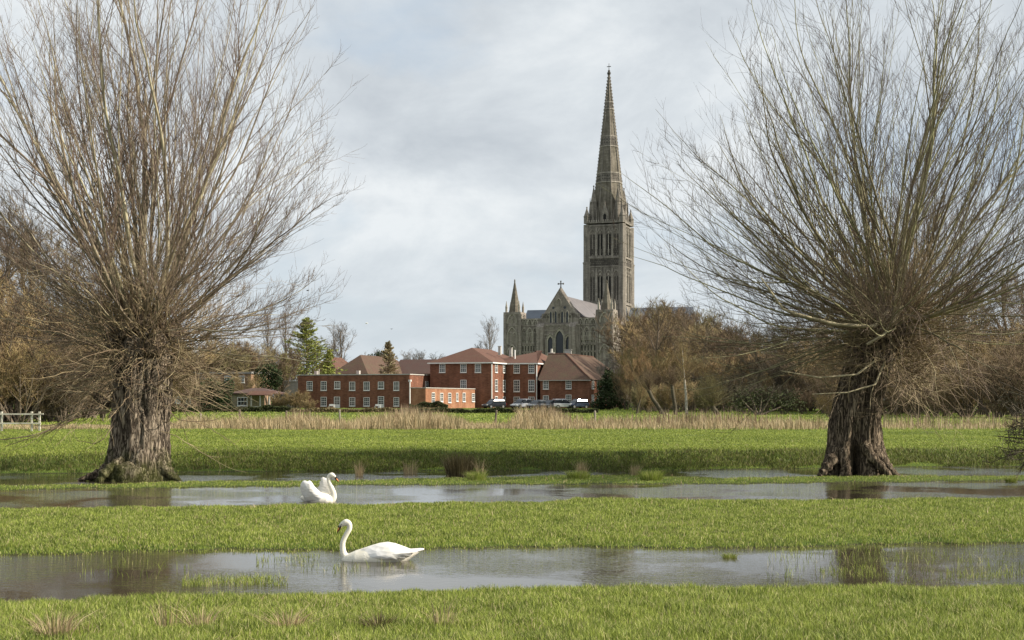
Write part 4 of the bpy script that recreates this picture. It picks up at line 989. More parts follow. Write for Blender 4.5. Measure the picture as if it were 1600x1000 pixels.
S.wins(rc, 'front', 0.0, [(853.0, 594.5, 608, 9), (888.5, 593.8, 607.5, 9), (853.0, 617.5, 633, 9), (888.5, 616.8, 631, 9)])
S.wins(rc, 'side', 0.0, [(926, 594.5, 607.5, 5), (934, 594.5, 607.5, 5), (942.5, 594.5, 607.5, 5), (926, 617, 631, 5), (934, 617, 631, 5), (942.5, 617, 631, 5)])
gt = NM(); gt.box(xl_, 0.4, -0.5, -0.41, ze - 0.14, ze - 0.02); gt.build('gutter', m_coping, rc)

# --- long flat-roofed two-storey block with its lower wings
S = Site(640, 247.0, AB); re_ = S.root('flat_roofed_building', 'long two-storey flat-roofed brick block with white sash windows', 'building')
xl_ = S.fx(465.5); ze = S.z(585.5); yd = S.sy(698)
we = NM(); we.box(xl_, 0, 0, yd, zb, ze); we.build('wall', m_brick, re_)
cp = NM(); cp.box(xl_ - 0.15, 0.15, -0.15, 0.25, ze + 0.003, ze + 0.16); cp.box(-0.25, 0.15, 0.25, yd, ze + 0.003, ze + 0.16); cp.box(xl_ - 0.15, xl_ + 0.25, 0.25, yd, ze + 0.003, ze + 0.16); cp.build('coping', m_coping, re_)
S.wins(re_, 'front', 0.0, [(484, 596, 610, 9), (506, 596, 610, 9), (527.2, 596, 607.5, 9.5), (550.5, 596, 610, 9), (573, 596, 610, 9), (595.5, 596, 607.5, 9.5), (619.5, 596, 610, 9),
     (506, 620.5, 634.5, 9), (526.8, 619.5, 638.5, 9, True), (550.5, 620.5, 634.5, 9), (573, 620.5, 634.5, 9), (595.5, 619.5, 638, 9, True), (619.5, 620.5, 634.5, 9)])
S.wins(re_, 'side', 0.0, [(666.5, 595.5, 606.5, 6)])
dp = NM(); dp.frustum(0.1, -0.1, zb, ze - 1.2, 0.12, 0.12, 8); dp.box(-0.1, 0.35, -0.35, 0.1, ze - 1.25, ze - 0.9); yy = yd * 0.9; dp.frustum(0.12, yy, zb, ze - 1, 0.12, 0.12, 8); dp.box(0.0, 0.3, yy - 0.2, yy + 0.2, ze - 1.0, ze - 0.7); dp.build('downpipe', m_white, re_)
for xp in (494, 498.5, 560): 
    v = NM(); x = S.fx(xp, 4); v.box(x - 0.3, x + 0.3, 3.7, 4.3, ze, ze + (0.9 if xp < 497 else 1.3 if xp < 500 else 0.9)) if xp != 498.5 else v.frustum(x, 4, ze, ze + 1.3, 0.08, 0.08, 6); v.build('roof_vent', m_coping, re_)
# single-storey wing
ex = Site(665, 228.0, AB); rx = ex.root('brick_extension', 'low single-storey brick wing whose sunlit side has narrow white windows', 'building')
xl_ = ex.fx(641.5); ze = ex.z(606.5); yd = ex.sy(742)
wx = NM(); wx.box(xl_, 0, 0, yd, zb, ze); wx.build('wall', m_brick_orange, rx)
cp = NM(); cp.box(xl_ - 0.1, 0.12, -0.12, 0.2, ze + 0.003, ze + 0.12); cp.box(-0.2, 0.12, 0.2, yd, ze + 0.003, ze + 0.12); cp.build('coping', m_coping, rx)
ex.wins(rx, 'side', 0.0, [(676.5, 613.5, 629, 6), (689.5, 613.5, 633, 6.4, True), (702, 613.5, 629, 6.4), (713.8, 614, 627, 3.2), (724.5, 614, 627.5, 6), (739, 614.5, 627.5, 5.5)])
# --- hipped brown roofs behind
S = Site(573, 286.0, AB); rg_ = S.root('tiled_roof_house', 'house with a moss-brown hipped roof behind the flat-roofed block', 'house')
xl_ = S.fx(521); yd = S.sy(655); ze = S.z(584.5); zr2 = S.z(554.5, -4, 5)
w_ = NM(); w_.box(xl_, 0, 0, yd, zb, ze); w_.build('wall', m_stucco, rg_)
r_ = NM(); hip_roof(r_, xl_, 0, 0, yd, ze, zr2, axis='y', l0=5.5, l1=7, ov=0.5); r_.build('roof', m_tile_old, rg_)
S = Site(528, 312.0, AB); rh = S.root('orange_roofed_house', 'small orange tiled roof showing between the conifer and the brown hipped roof', 'house')
xl_ = S.fx(512); yd = 12; ze = S.z(582); w_ = NM(); w_.box(xl_ - 4, 0, 0, yd, zb, ze); w_.build('wall', m_brick_orange, rh)
r_ = NM(); hip_roof(r_, xl_ - 4, 0, 0, yd, ze, S.z(557), axis='y', l0=1.5); r_.build('roof', m_tile, rh)
S = Site(700, 300.0, AB); rd = S.root('dark_roofed_building', 'long low building with a dark tiled roof behind the brick blocks', 'building')
xl_ = S.fx(612); ze = S.z(584); w_ = NM(); w_.box(xl_, 0, 0, 10, zb, ze); w_.build('wall', m_brick, rd)
r_ = NM(); hip_roof(r_, xl_, 0, 0, 10, ze, S.z(560), axis='x', l0=0.3, l1=0.3); r_.build('roof', m_tile_dark, rd)
S = Site(905, 292.0, AB); rk = S.root('dark_roofed_house', 'dark tiled roof with a pale chimney just below the cathedral windows', 'house')
xl_ = S.fx(838); ze = S.z(575); w_ = NM(); w_.box(xl_, 0, 0, 9, zb, ze); w_.build('wall', m_brick, rk)
r_ = NM(); hip_roof(r_, xl_, 0, 0, 9, ze, S.z(554.5), axis='x', l0=0.3, l1=0.3); ro = r_.build('roof', m_tile_dark, rk)
v = NM(); x = S.fx(887.5, 4.5); v.box(x - 0.7, x + 0.7, 4.0, 5.0, ze + 1, S.z(545.5)); v.box(x - 0.8, x + 0.8, 3.9, 5.1, S.z(545.5), S.z(545.5) + 0.15); v.build('chimney', m_coping, ro)
# --- low white flat building at the left end
S = Site(467, 262.0, AB); rw = S.root('white_outbuilding', 'low white flat-roofed outbuilding beside the left end of the brick block', 'outbuilding')
w_ = NM(); w_.box(S.fx(443), 0, 0, 8, zb, S.z(596)); w_.build('wall', m_coping, rw); r_ = NM(); r_.box(S.fx(443) - 0.2, 0.2, -0.2, 8.2, S.z(596) + 0.003, S.z(594.5)); r_.build('roof', m_white, rw)
# --- brick houses behind the left willow
S = Site(392, 235.0, 12); rl_ = S.root('brick_terrace', 'orange brick house with a flat white-trimmed top, half hidden by willow twigs', 'house')
xl_ = S.fx(303); ze = S.z(584); w_ = NM(); w_.box(xl_, 0, 0, 9, zb, ze); w_.build('wall', m_brick_pale, rl_)
r_ = NM(); r_.box(xl_ - 0.2, 0.2, -0.2, 9.2, ze + 0.003, ze + 0.35); r_.build('roof', m_felt, rl_)
S.wins(rl_, 'front', 0.0, [(315, 587, 598, 12), (335, 587, 598, 10), (356, 587, 598, 10), (377, 587, 598, 10)])
S = Site(303, 222.0, 12); rl2 = S.root('brick_cottage', 'low brick cottage close to the right side of the left willow trunk', 'cottage')
xl_ = S.fx(262); ze = S.z(606); w_ = NM(); w_.box(xl_, 0, 0, 8, zb, ze); w_.build('wall', m_brick_pale, rl2); r_ = NM(); hip_roof(r_, xl_, 0, 0, 8, ze, ze + 2.2, axis='x'); r_.build('roof', m_tile_old, rl2)
S.wins(rl2, 'front', 0.0, [(278, 619, 630, 8), (295, 619, 631, 7)])
# --- stone garden room with porch
S = Site(395, 205.0, 10); rs = S.root('stone_garden_house', 'small honey stone garden house with a white six-pane window and a porch', 'garden house')
xl_ = S.fx(362); ze = S.z(614.5); w_ = NM(); w_.box(xl_, 0, 0, 5, zb, ze); w_.build('wall', m_stucco, rs)
x = S.fx(379); z0_ = S.z(634); window_at(rs, x, -0.002, z0_, 1.6, S.z(621) - z0_, 0, cols=3, rws=2)
r_ = NM(); hip_roof(r_, xl_ - 0.2, 3.2, 0, 5, ze, S.z(606), axis='x'); r_.build('roof', m_tile_dark, rs)
pr_ = NM(); [pr_.box(x - 0.08, x + 0.08, -1.5, -1.34, 0.4, S.z(617)) for x in (0.3, 1.7, 3.1)]; pr_.box(0.2, 3.2, -1.4, -1.34, 1.3, 1.42); pr_.build('porch_post', m_coping, rs)
pf = NM(); pf.add([(-0.4, -1.8, S.z(618)), (3.6, -1.8, S.z(618)), (3.6, 0.1, S.z(612)), (-0.4, 0.1, S.z(612)), (-0.4, -1.8, S.z(617)), (3.6, -1.8, S.z(617)), (3.6, 0.1, S.z(611)), (-0.4, 0.1, S.z(611))], [(3, 2, 1, 0), (4, 5, 6, 7), (0, 1, 5, 4), (1, 2, 6, 5), (2, 3, 7, 6), (3, 0, 4, 7)]); pf.build('porch_roof', m_tile, rs)
# far pale house glimpsed through the right thicket
S = Site(1100, 330.0, AB); rp = S.root('pale_far_house', 'pale gabled building glimpsed through bare trees right of the cathedral', 'building')
w_ = NM(); w_.box(-2.6, 0, 0, 8, zb, S.z(527)); w_.prism([(-2.6, S.z(527)), (0, S.z(527)), (-1.3, S.z(515))], 'y', 0, 8); w_.build('wall', m_stone_light, rp)
w_ = NM(); arch_panel(w_, -1.3, S.z(538), 0.6, 1.8, 0, 0.05); w_.build('window', m_cglass, rp)
# ------------------------------------------------------------------ background trees
m_bt_bark = mat('grey_brown_bark', (0.20, 0.16, 0.115), (0.11, 0.085, 0.06), scale=2.5, rough=0.9)
m_tw_brown = mat('brown_twigs', (0.23, 0.165, 0.10), (0.13, 0.09, 0.055), scale=0.35, rough=0.85, island=0.35)
m_tw_grey = mat('grey_twigs', (0.21, 0.18, 0.155), (0.14, 0.12, 0.105), scale=0.35, rough=0.85, island=0.3)
m_tw_tan = mat('tan_twigs', (0.33, 0.24, 0.12), (0.20, 0.145, 0.07), scale=0.35, rough=0.85, island=0.35)
m_tw_orange = mat('orange_willow_twigs', (0.32, 0.215, 0.11), (0.19, 0.125, 0.06), scale=0.35, rough=0.85, island=0.3)
m_tw_dark = mat('dark_twigs', (0.10, 0.085, 0.055), (0.06, 0.05, 0.032), scale=0.35, rough=0.85, island=0.3)
m_tw_olive = mat('olive_twigs', (0.25, 0.21, 0.10), (0.14, 0.12, 0.055), scale=0.35, rough=0.85, island=0.3)
m_birch = mat('white_birch_bark', (0.48, 0.44, 0.37), (0.22, 0.19, 0.15), scale=2.0, stretch=(1, 1, 3), rough=0.8)
def leaf_mat(name, a, b_): return mat(name, a, b_, scale=0.8, rough=0.75, island=0.4, transl=0.15)
m_yew = leaf_mat('dark_evergreen_leaves', (0.050, 0.070, 0.022), (0.022, 0.034, 0.012))
m_conifer = leaf_mat('yellow_green_needles', (0.36, 0.38, 0.085), (0.14, 0.17, 0.045))
m_conifer_brown = leaf_mat('brownish_conifer_needles', (0.36, 0.30, 0.17), (0.20, 0.17, 0.09))
m_hedge = leaf_mat('hedge_leaves', (0.07, 0.08, 0.025), (0.035, 0.042, 0.015))
m_hedge_tan = leaf_mat('winter_hedge_leaves', (0.28, 0.22, 0.11), (0.14, 0.11, 0.05))

def bare_tree_meshes(name, H, W, seed, trunk_h=0.22, nl=9, dens=1.0, rt=0.26, twr=0.017, spread=34, upb=0.35, stems=1, droop=0.0, lean=0.0, bark=None, twig=None):
    g = np.random.default_rng(seed); tk = NM(); cr_ = NM()
    n0 = stems
    if stems == 1: P0 = np.zeros((1, 3)); D0 = np.array([[lean, 0, 1.0]])
    else:
        az = np.arange(n0) * 2.4 + g.uniform(0, 1, n0); po = R(1) * g.uniform(8, spread * 1.3, n0)
        P0 = np.stack([0.35 * np.cos(az), 0.35 * np.sin(az), np.zeros(n0) - 0.1], 1); D0 = np.stack([np.sin(po) * np.cos(az), np.sin(po) * np.sin(az), np.cos(po)], 1)
    L0 = H * (0.93 if stems == 1 else 0.9) * (g.uniform(0.75, 1, n0) if stems > 1 else 1)
    P0[:, 2] = -0.2
    P, Rr = grow(P0, D0, L0, rt if stems == 1 else rt * 0.45, 14, up=0.5, wob=0.035, tip=0.12, g=g)
    V, Qd = tube_arrays(P, Rr, 8 if stems == 1 else 6); tk.add(V, Qd)
    # limbs
    k = nl if stems == 1 else max(3, nl // 2)
    S, D, rr, t, idx = spawn(P, Rr, k, trunk_h, 0.9, spread, g, upb)
    LL = W * 0.62 * (1.15 - 0.75 * t) * g.uniform(0.75, 1.1, len(t)) * (1.25 if stems == 1 else 0.8)
    P1, R1 = grow(S, D, LL, rr * 0.6, 10, up=0.35 - droop, wob=0.09, tip=0.18, g=g)
    V, Qd = tube_arrays(P1, R1, 5); tk.add(V, Qd)
    S, D, rr, t, i2 = spawn(P1, R1, int(9 * dens), 0.15, 1.0, 42, g, 0.15)
    L2 = LL[i2] * g.uniform(0.22, 0.5, len(t)) * (1.2 - 0.6 * t)
    P2, R2 = grow(S, D, L2, np.maximum(rr * 0.55, twr * 1.1), 6, up=0.3 - droop, wob=0.12, tip=0.45, g=g)
    V, Qd = tube_arrays(P2, R2, 3); cr_.add(V, Qd)
    S, D, rr, t, i3 = spawn(P2, R2, int(9 * dens), 0.1, 1.0, 42, g, 0.1)
    L3 = np.maximum(L2[i3] * g.uniform(0.25, 0.6, len(t)), 0.35)
    P3, R3 = grow(S, D, L3, np.clip(rr * 0.7, twr * 0.7, twr), 4, up=0.3 - droop * 1.5, wob=0.14, tip=0.6, g=g)
    V, Qd = tube_arrays(P3, R3, 3); cr_.add(V, Qd)
    S, D, rr, t, i4 = spawn(P, Rr, int(16 * dens), 0.3, 1.0, 45, g, 0.3)
    P3, R3 = grow(S, D, W * g.uniform(0.08, 0.25, len(t)), np.full(len(t), twr), 5, up=0.3, wob=0.14, tip=0.6, g=g)
    V, Qd = tube_arrays(P3, R3, 3); cr_.add(V, Qd)
    S, D, rr, t, i4 = spawn(P3, R3, 5, 0.3, 1.0, 45, g, 0.2)
    P3, R3 = grow(S, D, W * g.uniform(0.05, 0.14, len(t)), np.full(len(t), twr * 0.8), 4, up=0.3, wob=0.14, tip=0.6, g=g)
    V, Qd = tube_arrays(P3, R3, 3); cr_.add(V, Qd)
    a = tk.mesh('trunk', True); a.materials.append(bark or m_bt_bark); b_ = cr_.mesh('crown'); b_.materials.append(twig or m_tw_brown)
    return a, b_, H
PROT = {
    'oak': bare_tree_meshes('oak', 14, 10, 1, dens=1.15, twr=0.016),
    'ash': bare_tree_meshes('ash', 14, 8, 2, dens=1.0, spread=26, nl=12, twr=0.015),
    'alder': bare_tree_meshes('alder', 14, 7, 3, trunk_h=0.15, spread=38, nl=16, dens=1.2, rt=0.2, twr=0.017),
    'sallow': bare_tree_meshes('sallow', 9, 7, 4, stems=9, trunk_h=0.1, nl=12, dens=1.1, rt=0.22, spread=30, twr=0.018),
    'sallow2': bare_tree_meshes('sallow2', 9, 8, 5, stems=12, trunk_h=0.08, nl=10, dens=1.2, rt=0.2, spread=36, twr=0.018),
    'whip': bare_tree_meshes('whip', 6, 4, 6, stems=16, trunk_h=0.05, nl=10, dens=1.0, rt=0.10, spread=26, twr=0.014),
}
def put_tree(name, proto, xp, D, ytop, label, cat='tree', group=None, wide=1.0, rz=None, tm=None, bm=None):
    tkm, crm, H = PROT[proto]
    x = PX(xp, D); z0 = gz(x, D); h = PZ(ytop, D) - z0; s = h / H * 1.06
    t = empty(name, (x, D, z0), rz if rz is not None else random.uniform(0, 6.28), label, cat, group); t.scale = (s * wide, s * wide, s)
    for nm_, me, mm in (('trunk', tkm, bm), ('crown', crm, tm)):
        o = bpy.data.objects.new(nm_, me); COL.objects.link(o); o.parent = t
        if mm is not None: o.material_slots[0].link = 'OBJECT'; o.material_slots[0].material = mm
    return t
TONE = {m_tw_brown.name: 'brown', m_tw_grey.name: 'grey', m_tw_tan.name: 'pale tan', m_tw_orange.name: 'orange', m_tw_dark.name: 'dark', m_tw_olive.name: 'olive'}
SHP = {'oak': 'broad', 'ash': 'slender', 'alder': 'tall', 'sallow': 'bushy', 'sallow2': 'spreading', 'whip': 'low brushy'}
# singled-out trees
put_tree('bare_tree', 'ash', 421, 330, 487, 'bare tree left of its taller twin, above the left roofs near the willow', wide=0.8, tm=m_tw_grey)
put_tree('bare_tree', 'ash', 449, 325, 484, 'tall bare tree directly behind and left of the yellow-green conifer', wide=0.85, rz=2.0, tm=m_tw_grey)
put_tree('bare_tree', 'oak', 541, 335, 511, 'broad bare tree between the conifer and the brown hipped roof', wide=1.15, tm=m_tw_grey)
put_tree('bare_tree', 'ash', 514, 345, 514, 'slender bare tree just right of the big conifer', wide=0.7, tm=m_tw_grey)
put_tree('bare_tree', 'oak', 771, 370, 502, 'bare tree standing just left of the cathedral front', rz=1.0, wide=0.8, tm=m_tw_grey)
put_tree('bare_tree', 'alder', 740, 372, 532, 'small bare tree peeping over the hipped roof left of the cathedral', wide=0.9, tm=m_tw_grey)
for i, (xp, D, yt, pr) in enumerate([(630, 420, 552, 'oak'), (648, 430, 549, 'alder'), (662, 420, 551, 'oak'), (590, 430, 548, 'oak'), (575, 425, 553, 'alder'), (678, 440, 556, 'oak'), (500, 400, 530, 'oak')]):
    put_tree('bare_tree', pr, xp, D, yt, 'small distant bare tree on the skyline just above the roofs', group='distant skyline trees above the roofs', tm=m_tw_grey, wide=1.3)
# the mass at far left behind the willow
for i, (xp, D, yt, pr, mm) in enumerate([(-20, 118, 322, 'alder', m_tw_brown), (45, 124, 345, 'alder', m_tw_tan), (95, 132, 388, 'oak', m_tw_brown), (140, 140, 415, 'alder', m_tw_brown), (15, 112, 420, 'sallow2', m_tw_tan), (75, 116, 450, 'sallow', m_tw_tan), (125, 122, 490, 'sallow2', m_tw_brown),
        (-45, 105, 380, 'alder', m_tw_brown), (30, 104, 520, 'sallow', m_tw_tan), (-30, 104, 500, 'sallow2', m_tw_tan), (100, 106, 540, 'sallow2', m_tw_brown), (160, 128, 500, 'sallow', m_tw_brown), (-90, 110, 360, 'oak', m_tw_brown), (60, 140, 350, 'oak', m_tw_brown), (0, 145, 330, 'oak', m_tw_tan)] + [(x_, 108 + (x_ % 5) * 8, 430 + (x_ % 7) * 20 + max(x_, 0) * 0.3, ('sallow', 'alder', 'sallow2')[x_ % 3], (m_tw_brown, m_tw_tan)[x_ % 2]) for x_ in range(-80, 175, 16)]):
    put_tree('bare_tree', pr, xp, D, yt, f'{SHP[pr]} leafless {TONE[mm.name]} tree in the wood at the left edge', group='trees of the wood at the left edge', wide=1.25, tm=mm)
for i, (xp, D, yt, pr, mm) in enumerate([(190, 170, 520, 'sallow2', m_tw_tan), (235, 240, 505, 'oak', m_tw_brown), (268, 250, 520, 'sallow', m_tw_tan), (290, 260, 512, 'alder', m_tw_brown), (322, 270, 525, 'oak', m_tw_tan), (350, 275, 533, 'sallow2', m_tw_brown), (375, 270, 528, 'alder', m_tw_tan), (402, 285, 530, 'sallow', m_tw_brown), (340, 300, 520, 'oak', m_tw_brown), (425, 290, 545, 'sallow2', m_tw_brown), (300, 215, 575, 'sallow2', m_tw_tan)] + [(x_, 262 + (x_ % 5) * 6, 530 + (x_ % 5) * 6, ('sallow', 'alder', 'sallow2')[x_ % 3], (m_tw_brown, m_tw_tan, m_tw_olive)[x_ % 3]) for x_ in range(180, 440, 20)]):
    put_tree('bare_tree', pr, xp, D, yt, f'{SHP[pr]} leafless {TONE[mm.name]} tree in the thicket between left willow and conifer', group='thicket trees behind the left willow', wide=1.2, tm=mm)
put_tree('bare_shrub', 'whip', 462, 190, 607, 'rounded orange-brown leafless shrub at the left corner of the brick block', 'shrub', wide=1.6, tm=m_tw_tan)
put_tree('bare_shrub', 'whip', 437, 192, 616, 'lower orange-brown leafless shrub beside the stone garden house', 'shrub', wide=1.5, tm=m_tw_tan, rz=1)
put_tree('bare_shrub', 'whip', 482, 187, 622, 'smallest orange-brown leafless shrub, in front of the brick block corner', 'shrub', wide=1.5, tm=m_tw_tan, rz=2)
# right-hand thicket between the cathedral and the right willow
th = [(985, 262, 500, 'alder', m_tw_brown), (1003, 255, 487, 'oak', m_tw_brown), (1022, 262, 474, 'oak', m_tw_olive), (1045, 268, 478, 'alder', m_tw_brown), (1068, 262, 486, 'oak', m_tw_brown), (1088, 270, 500, 'alder', m_tw_tan),
      (1108, 262, 520, 'oak', m_tw_brown), (1130, 262, 516, 'alder', m_tw_dark), (1152, 268, 508, 'oak', m_tw_brown), (1176, 262, 520, 'alder', m_tw_brown), (1200, 258, 512, 'oak', m_tw_dark), (1226, 255, 508, 'alder', m_tw_brown), (1255, 250, 512, 'oak', m_tw_brown),
      (998, 205, 520, 'sallow2', m_tw_orange), (1012, 225, 525, 'sallow', m_tw_orange), (1030, 208, 540, 'sallow2', m_tw_olive), (1050, 212, 532, 'sallow', m_tw_tan), (1075, 205, 545, 'sallow2', m_tw_tan), (1100, 208, 540, 'sallow', m_tw_olive), (1125, 200, 550, 'sallow2', m_tw_tan), (1150, 205, 540, 'sallow', m_tw_orange),
      (1178, 200, 555, 'sallow2', m_tw_dark), (1205, 195, 545, 'sallow', m_tw_dark), (1235, 190, 550, 'sallow2', m_tw_dark), (1262, 190, 545, 'sallow', m_tw_brown), (1290, 185, 540, 'sallow2', m_tw_brown),
      (990, 170, 600, 'whip', m_tw_olive), (1005, 172, 605, 'whip', m_tw_tan), (1040, 168, 600, 'whip', m_tw_tan), (1100, 165, 605, 'whip', m_tw_olive), (1165, 160, 600, 'whip', m_tw_dark), (1195, 158, 595, 'whip', m_tw_dark), (1225, 156, 600, 'whip', m_tw_dark), (1255, 156, 605, 'whip', m_tw_brown),
      (1015, 240, 495, 'alder', m_tw_brown), (1060, 240, 500, 'alder', m_tw_olive), (1040, 235, 510, 'oak', m_tw_brown), (990, 240, 515, 'oak', m_tw_brown), (1085, 238, 515, 'oak', m_tw_tan)]
th += [(x_, D_, y_, p_, m_) for x_, D_, y_, p_, m_ in zip(range(992, 1300, 17), [275, 250, 232, 262, 245] * 4, [505, 492, 478, 484, 476, 480, 488, 500, 512, 525, 515, 505, 520, 515, 505, 515, 510, 512, 515], ['alder', 'sallow2', 'oak', 'sallow'] * 5, [m_tw_brown, m_tw_olive, m_tw_brown, m_tw_tan, m_tw_brown] * 4)]
th += [(998, 300, 470, 'sallow2', m_tw_brown), (1020, 310, 468, 'sallow', m_tw_olive), (1043, 305, 466, 'sallow2', m_tw_brown), (1066, 300, 474, 'sallow', m_tw_brown), (1008, 290, 480, 'sallow', m_tw_olive), (1032, 292, 472, 'sallow', m_tw_brown), (1056, 290, 478, 'sallow2', m_tw_tan)]
th += [(x_, 180 + (x_ % 5) * 4, 575 + (x_ % 7) * 4, ('sallow', 'sallow2', 'whip')[x_ % 3], (m_tw_tan, m_tw_olive, m_tw_brown, m_tw_dark)[x_ % 4]) for x_ in range(984, 1300, 19)]
for (xp, D, yt, pr, mm) in th:
    if xp < 1012: xp += 8; yt = max(yt, 528 if D > 215 else 545)
    put_tree('bare_tree', pr, xp, D, yt, f'{SHP[pr]} leafless {TONE[mm.name]} tree in the thicket between cathedral and right willow', group='thicket trees between cathedral and right willow', wide=0.85 if xp < 1025 else 1.15, tm=mm)
for (xp, D, yt, pr, mm) in [(1290, 215, 500, 'oak', m_tw_brown), (1325, 200, 490, 'alder', m_tw_brown), (1365, 195, 485, 'oak', m_tw_tan), (1400, 190, 470, 'alder', m_tw_brown), (1440, 185, 455, 'oak', m_tw_brown), (1475, 180, 452, 'alder', m_tw_tan), (1510, 175, 440, 'oak', m_tw_brown), (1545, 170, 436, 'alder', m_tw_brown), (1585, 165, 425, 'oak', m_tw_tan), (1625, 160, 420, 'alder', m_tw_brown),
        (1300, 160, 560, 'sallow', m_tw_brown), (1345, 155, 565, 'sallow2', m_tw_tan), (1395, 150, 555, 'sallow', m_tw_tan), (1430, 145, 560, 'sallow2', m_tw_brown), (1470, 140, 550, 'sallow', m_tw_brown), (1510, 135, 545, 'sallow2', m_tw_tan), (1555, 130, 540, 'sallow', m_tw_brown), (1600, 126, 530, 'sallow2', m_tw_brown), (1640, 130, 500, 'sallow', m_tw_brown), (1420, 170, 510, 'sallow2', m_tw_tan), (1490, 160, 500, 'sallow2', m_tw_brown), (1570, 150, 490, 'sallow', m_tw_tan)] + [(x_, 165 + (x_ % 5) * 9, 470 + (x_ % 7) * 14 - (x_ - 1290) * 0.12, ('sallow', 'alder', 'sallow2', 'oak')[x_ % 4], (m_tw_brown, m_tw_tan, m_tw_brown)[x_ % 3]) for x_ in range(1285, 1650, 21)] + [(x_, 128 + (x_ % 5) * 6, 590 + (x_ % 7) * 4, ('sallow', 'sallow2', 'whip')[x_ % 3], (m_tw_tan, m_tw_olive, m_tw_brown, m_tw_dark)[x_ % 4]) for x_ in range(1300, 1650, 26)]:
    put_tree('bare_tree', pr, xp, D, yt, f'{SHP[pr]} leafless {TONE[mm.name]} tree in the wood behind the right willow', group='trees of the wood behind the right willow', wide=1.2, tm=mm)
put_tree('bare_tree', 'sallow', 958, 232, 546, 'thin grey leafless tree rising out of the ivy-clad evergreen', wide=0.55, tm=m_tw_grey)
put_tree('bare_tree', 'sallow2', 978, 214, 560, 'grey-brown leafless bush between ivy-clad evergreen and the leaning stump', wide=0.6, tm=m_tw_brown)
put_tree('bare_tree', 'sallow', 384, 226, 578, 'tan leafless bush directly above the stone garden house roof', wide=0.9, tm=m_tw_tan)
put_tree('bare_tree', 'sallow2', 340, 224, 584, 'olive leafless bush above the dark evergreen bush by the left willow', wide=0.9, tm=m_tw_olive)
# birch, leaning trunks, small pollards
def simple_tree(name, xp, D, h, pts, r0, seed, bark, twig, label, k=60, Lt=(1.0, 2.6), tstart=0.4, twr=0.014, fan=None):
    g = np.random.default_rng(seed); x = PX(xp, D); t = empty(name, (x, D, gz(x, D) - 0.05), 0, label, 'tree')
    n = 16; tt = np.linspace(0, len(pts) - 1, n); pts = np.array(pts, float); P = np.stack([np.interp(tt, np.arange(len(pts)), pts[:, q]) for q in range(3)], 1)[None]
    Rr = (r0 * (1 - 0.75 * np.linspace(0, 1, n) ** 1.2))[None] if fan is None else (r0 * (1 - 0.2 * np.linspace(0, 1, n)))[None]
    V, Qd = tube_arrays(P, Rr, 10); NM().add(V, Qd).build('trunk', bark, t, smooth=True)
    c = NM()
    if fan is None: S, D_, rr, q, idx = spawn(P, Rr, k, tstart, 1.0, 42, g, 0.3)
    else:
        po = R(1) * g.uniform(0, fan, k); az = g.uniform(0, 6.28, k); S = np.repeat(P[:, -1], k, 0) + g.normal(0, 0.12, (k, 3)); D_ = np.stack([np.sin(po) * np.cos(az), np.sin(po) * np.sin(az), np.cos(po)], 1); rr = np.full(k, 0.05)
    P2, R2 = grow(S, D_, g.uniform(*Lt, len(S)), np.clip(rr * 0.5, twr, twr * 2.4), 7, up=0.5, wob=0.09, tip=0.4, g=g); V, Qd = tube_arrays(P2, R2, 3); c.add(V, Qd)
    S, D_, rr, q, idx = spawn(P2, R2, 9, 0.15, 1, 38, g, 0.15); P3, R3 = grow(S, D_, g.uniform(Lt[0] * 0.3, Lt[1] * 0.4, len(S)), np.full(len(S), twr * 0.8), 4, up=0.3, wob=0.12, tip=0.5, g=g); V, Qd = tube_arrays(P3, R3, 3); c.add(V, Qd)
    c.build('crown', twig, t); return t
simple_tree('birch_tree', 1073, 150, 8, [(0, 0, 0), (-0.1, 0, 2.5), (-0.35, 0, 5.0), (-0.5, 0, 7.2)], 0.17, 51, m_birch, m_tw_tan, 'slim white-barked tree standing upright in front of the brown thicket', k=46)
simple_tree('leaning_tree', 1036, 152, 4, [(0, 0, 0), (-0.5, 0, 0.9), (-1.2, 0, 1.9), (-1.6, 0, 2.8)], 0.25, 52, m_tw_dark, m_tw_brown, 'dark leaning pollard stump, left of the white-barked tree', k=40, fan=60)
simple_tree('leaning_tree', 1056, 153, 4, [(0, 0, 0), (-0.1, 0, 1.0), (-0.3, 0, 2.2), (-0.45, 0, 3.4)], 0.24, 53, m_tw_dark, m_tw_brown, 'dark upright pollard stump next to the white-barked tree', k=40, fan=60)
simple_tree('small_pollard', 1122, 150, 2, [(0, 0, 0), (-0.2, 0, 0.4), (-0.5, 0, 0.8), (-0.6, 0, 1.1)], 0.3, 54, m_tw_dark, m_tw_olive, 'low spreading pollard bowl with upright shoots in the thicket', k=90, fan=75, Lt=(1.5, 4.0))
simple_tree('leaning_tree', 995, 165, 4, [(0, 0, 0), (0.2, 0, 1.0), (0.5, 0, 2.0), (0.6, 0, 3.0)], 0.16, 55, m_tw_dark, m_tw_tan, 'thin dark-stemmed tree near the ivy-clad evergreen right of the cars', k=40)
# fallen pale log
lg = NM(); root(lg, [(PX(1040, 148), 148, 0.85), (PX(1046, 148), 148.3, 0.62), (PX(1050, 148), 148.5, 0.58)], [0.12, 0.14, 0.10], 1); tag(lg.build('fallen_log', m_rootpale, smooth=True), 'short pale fallen log at the foot of the leaning stump', 'log')

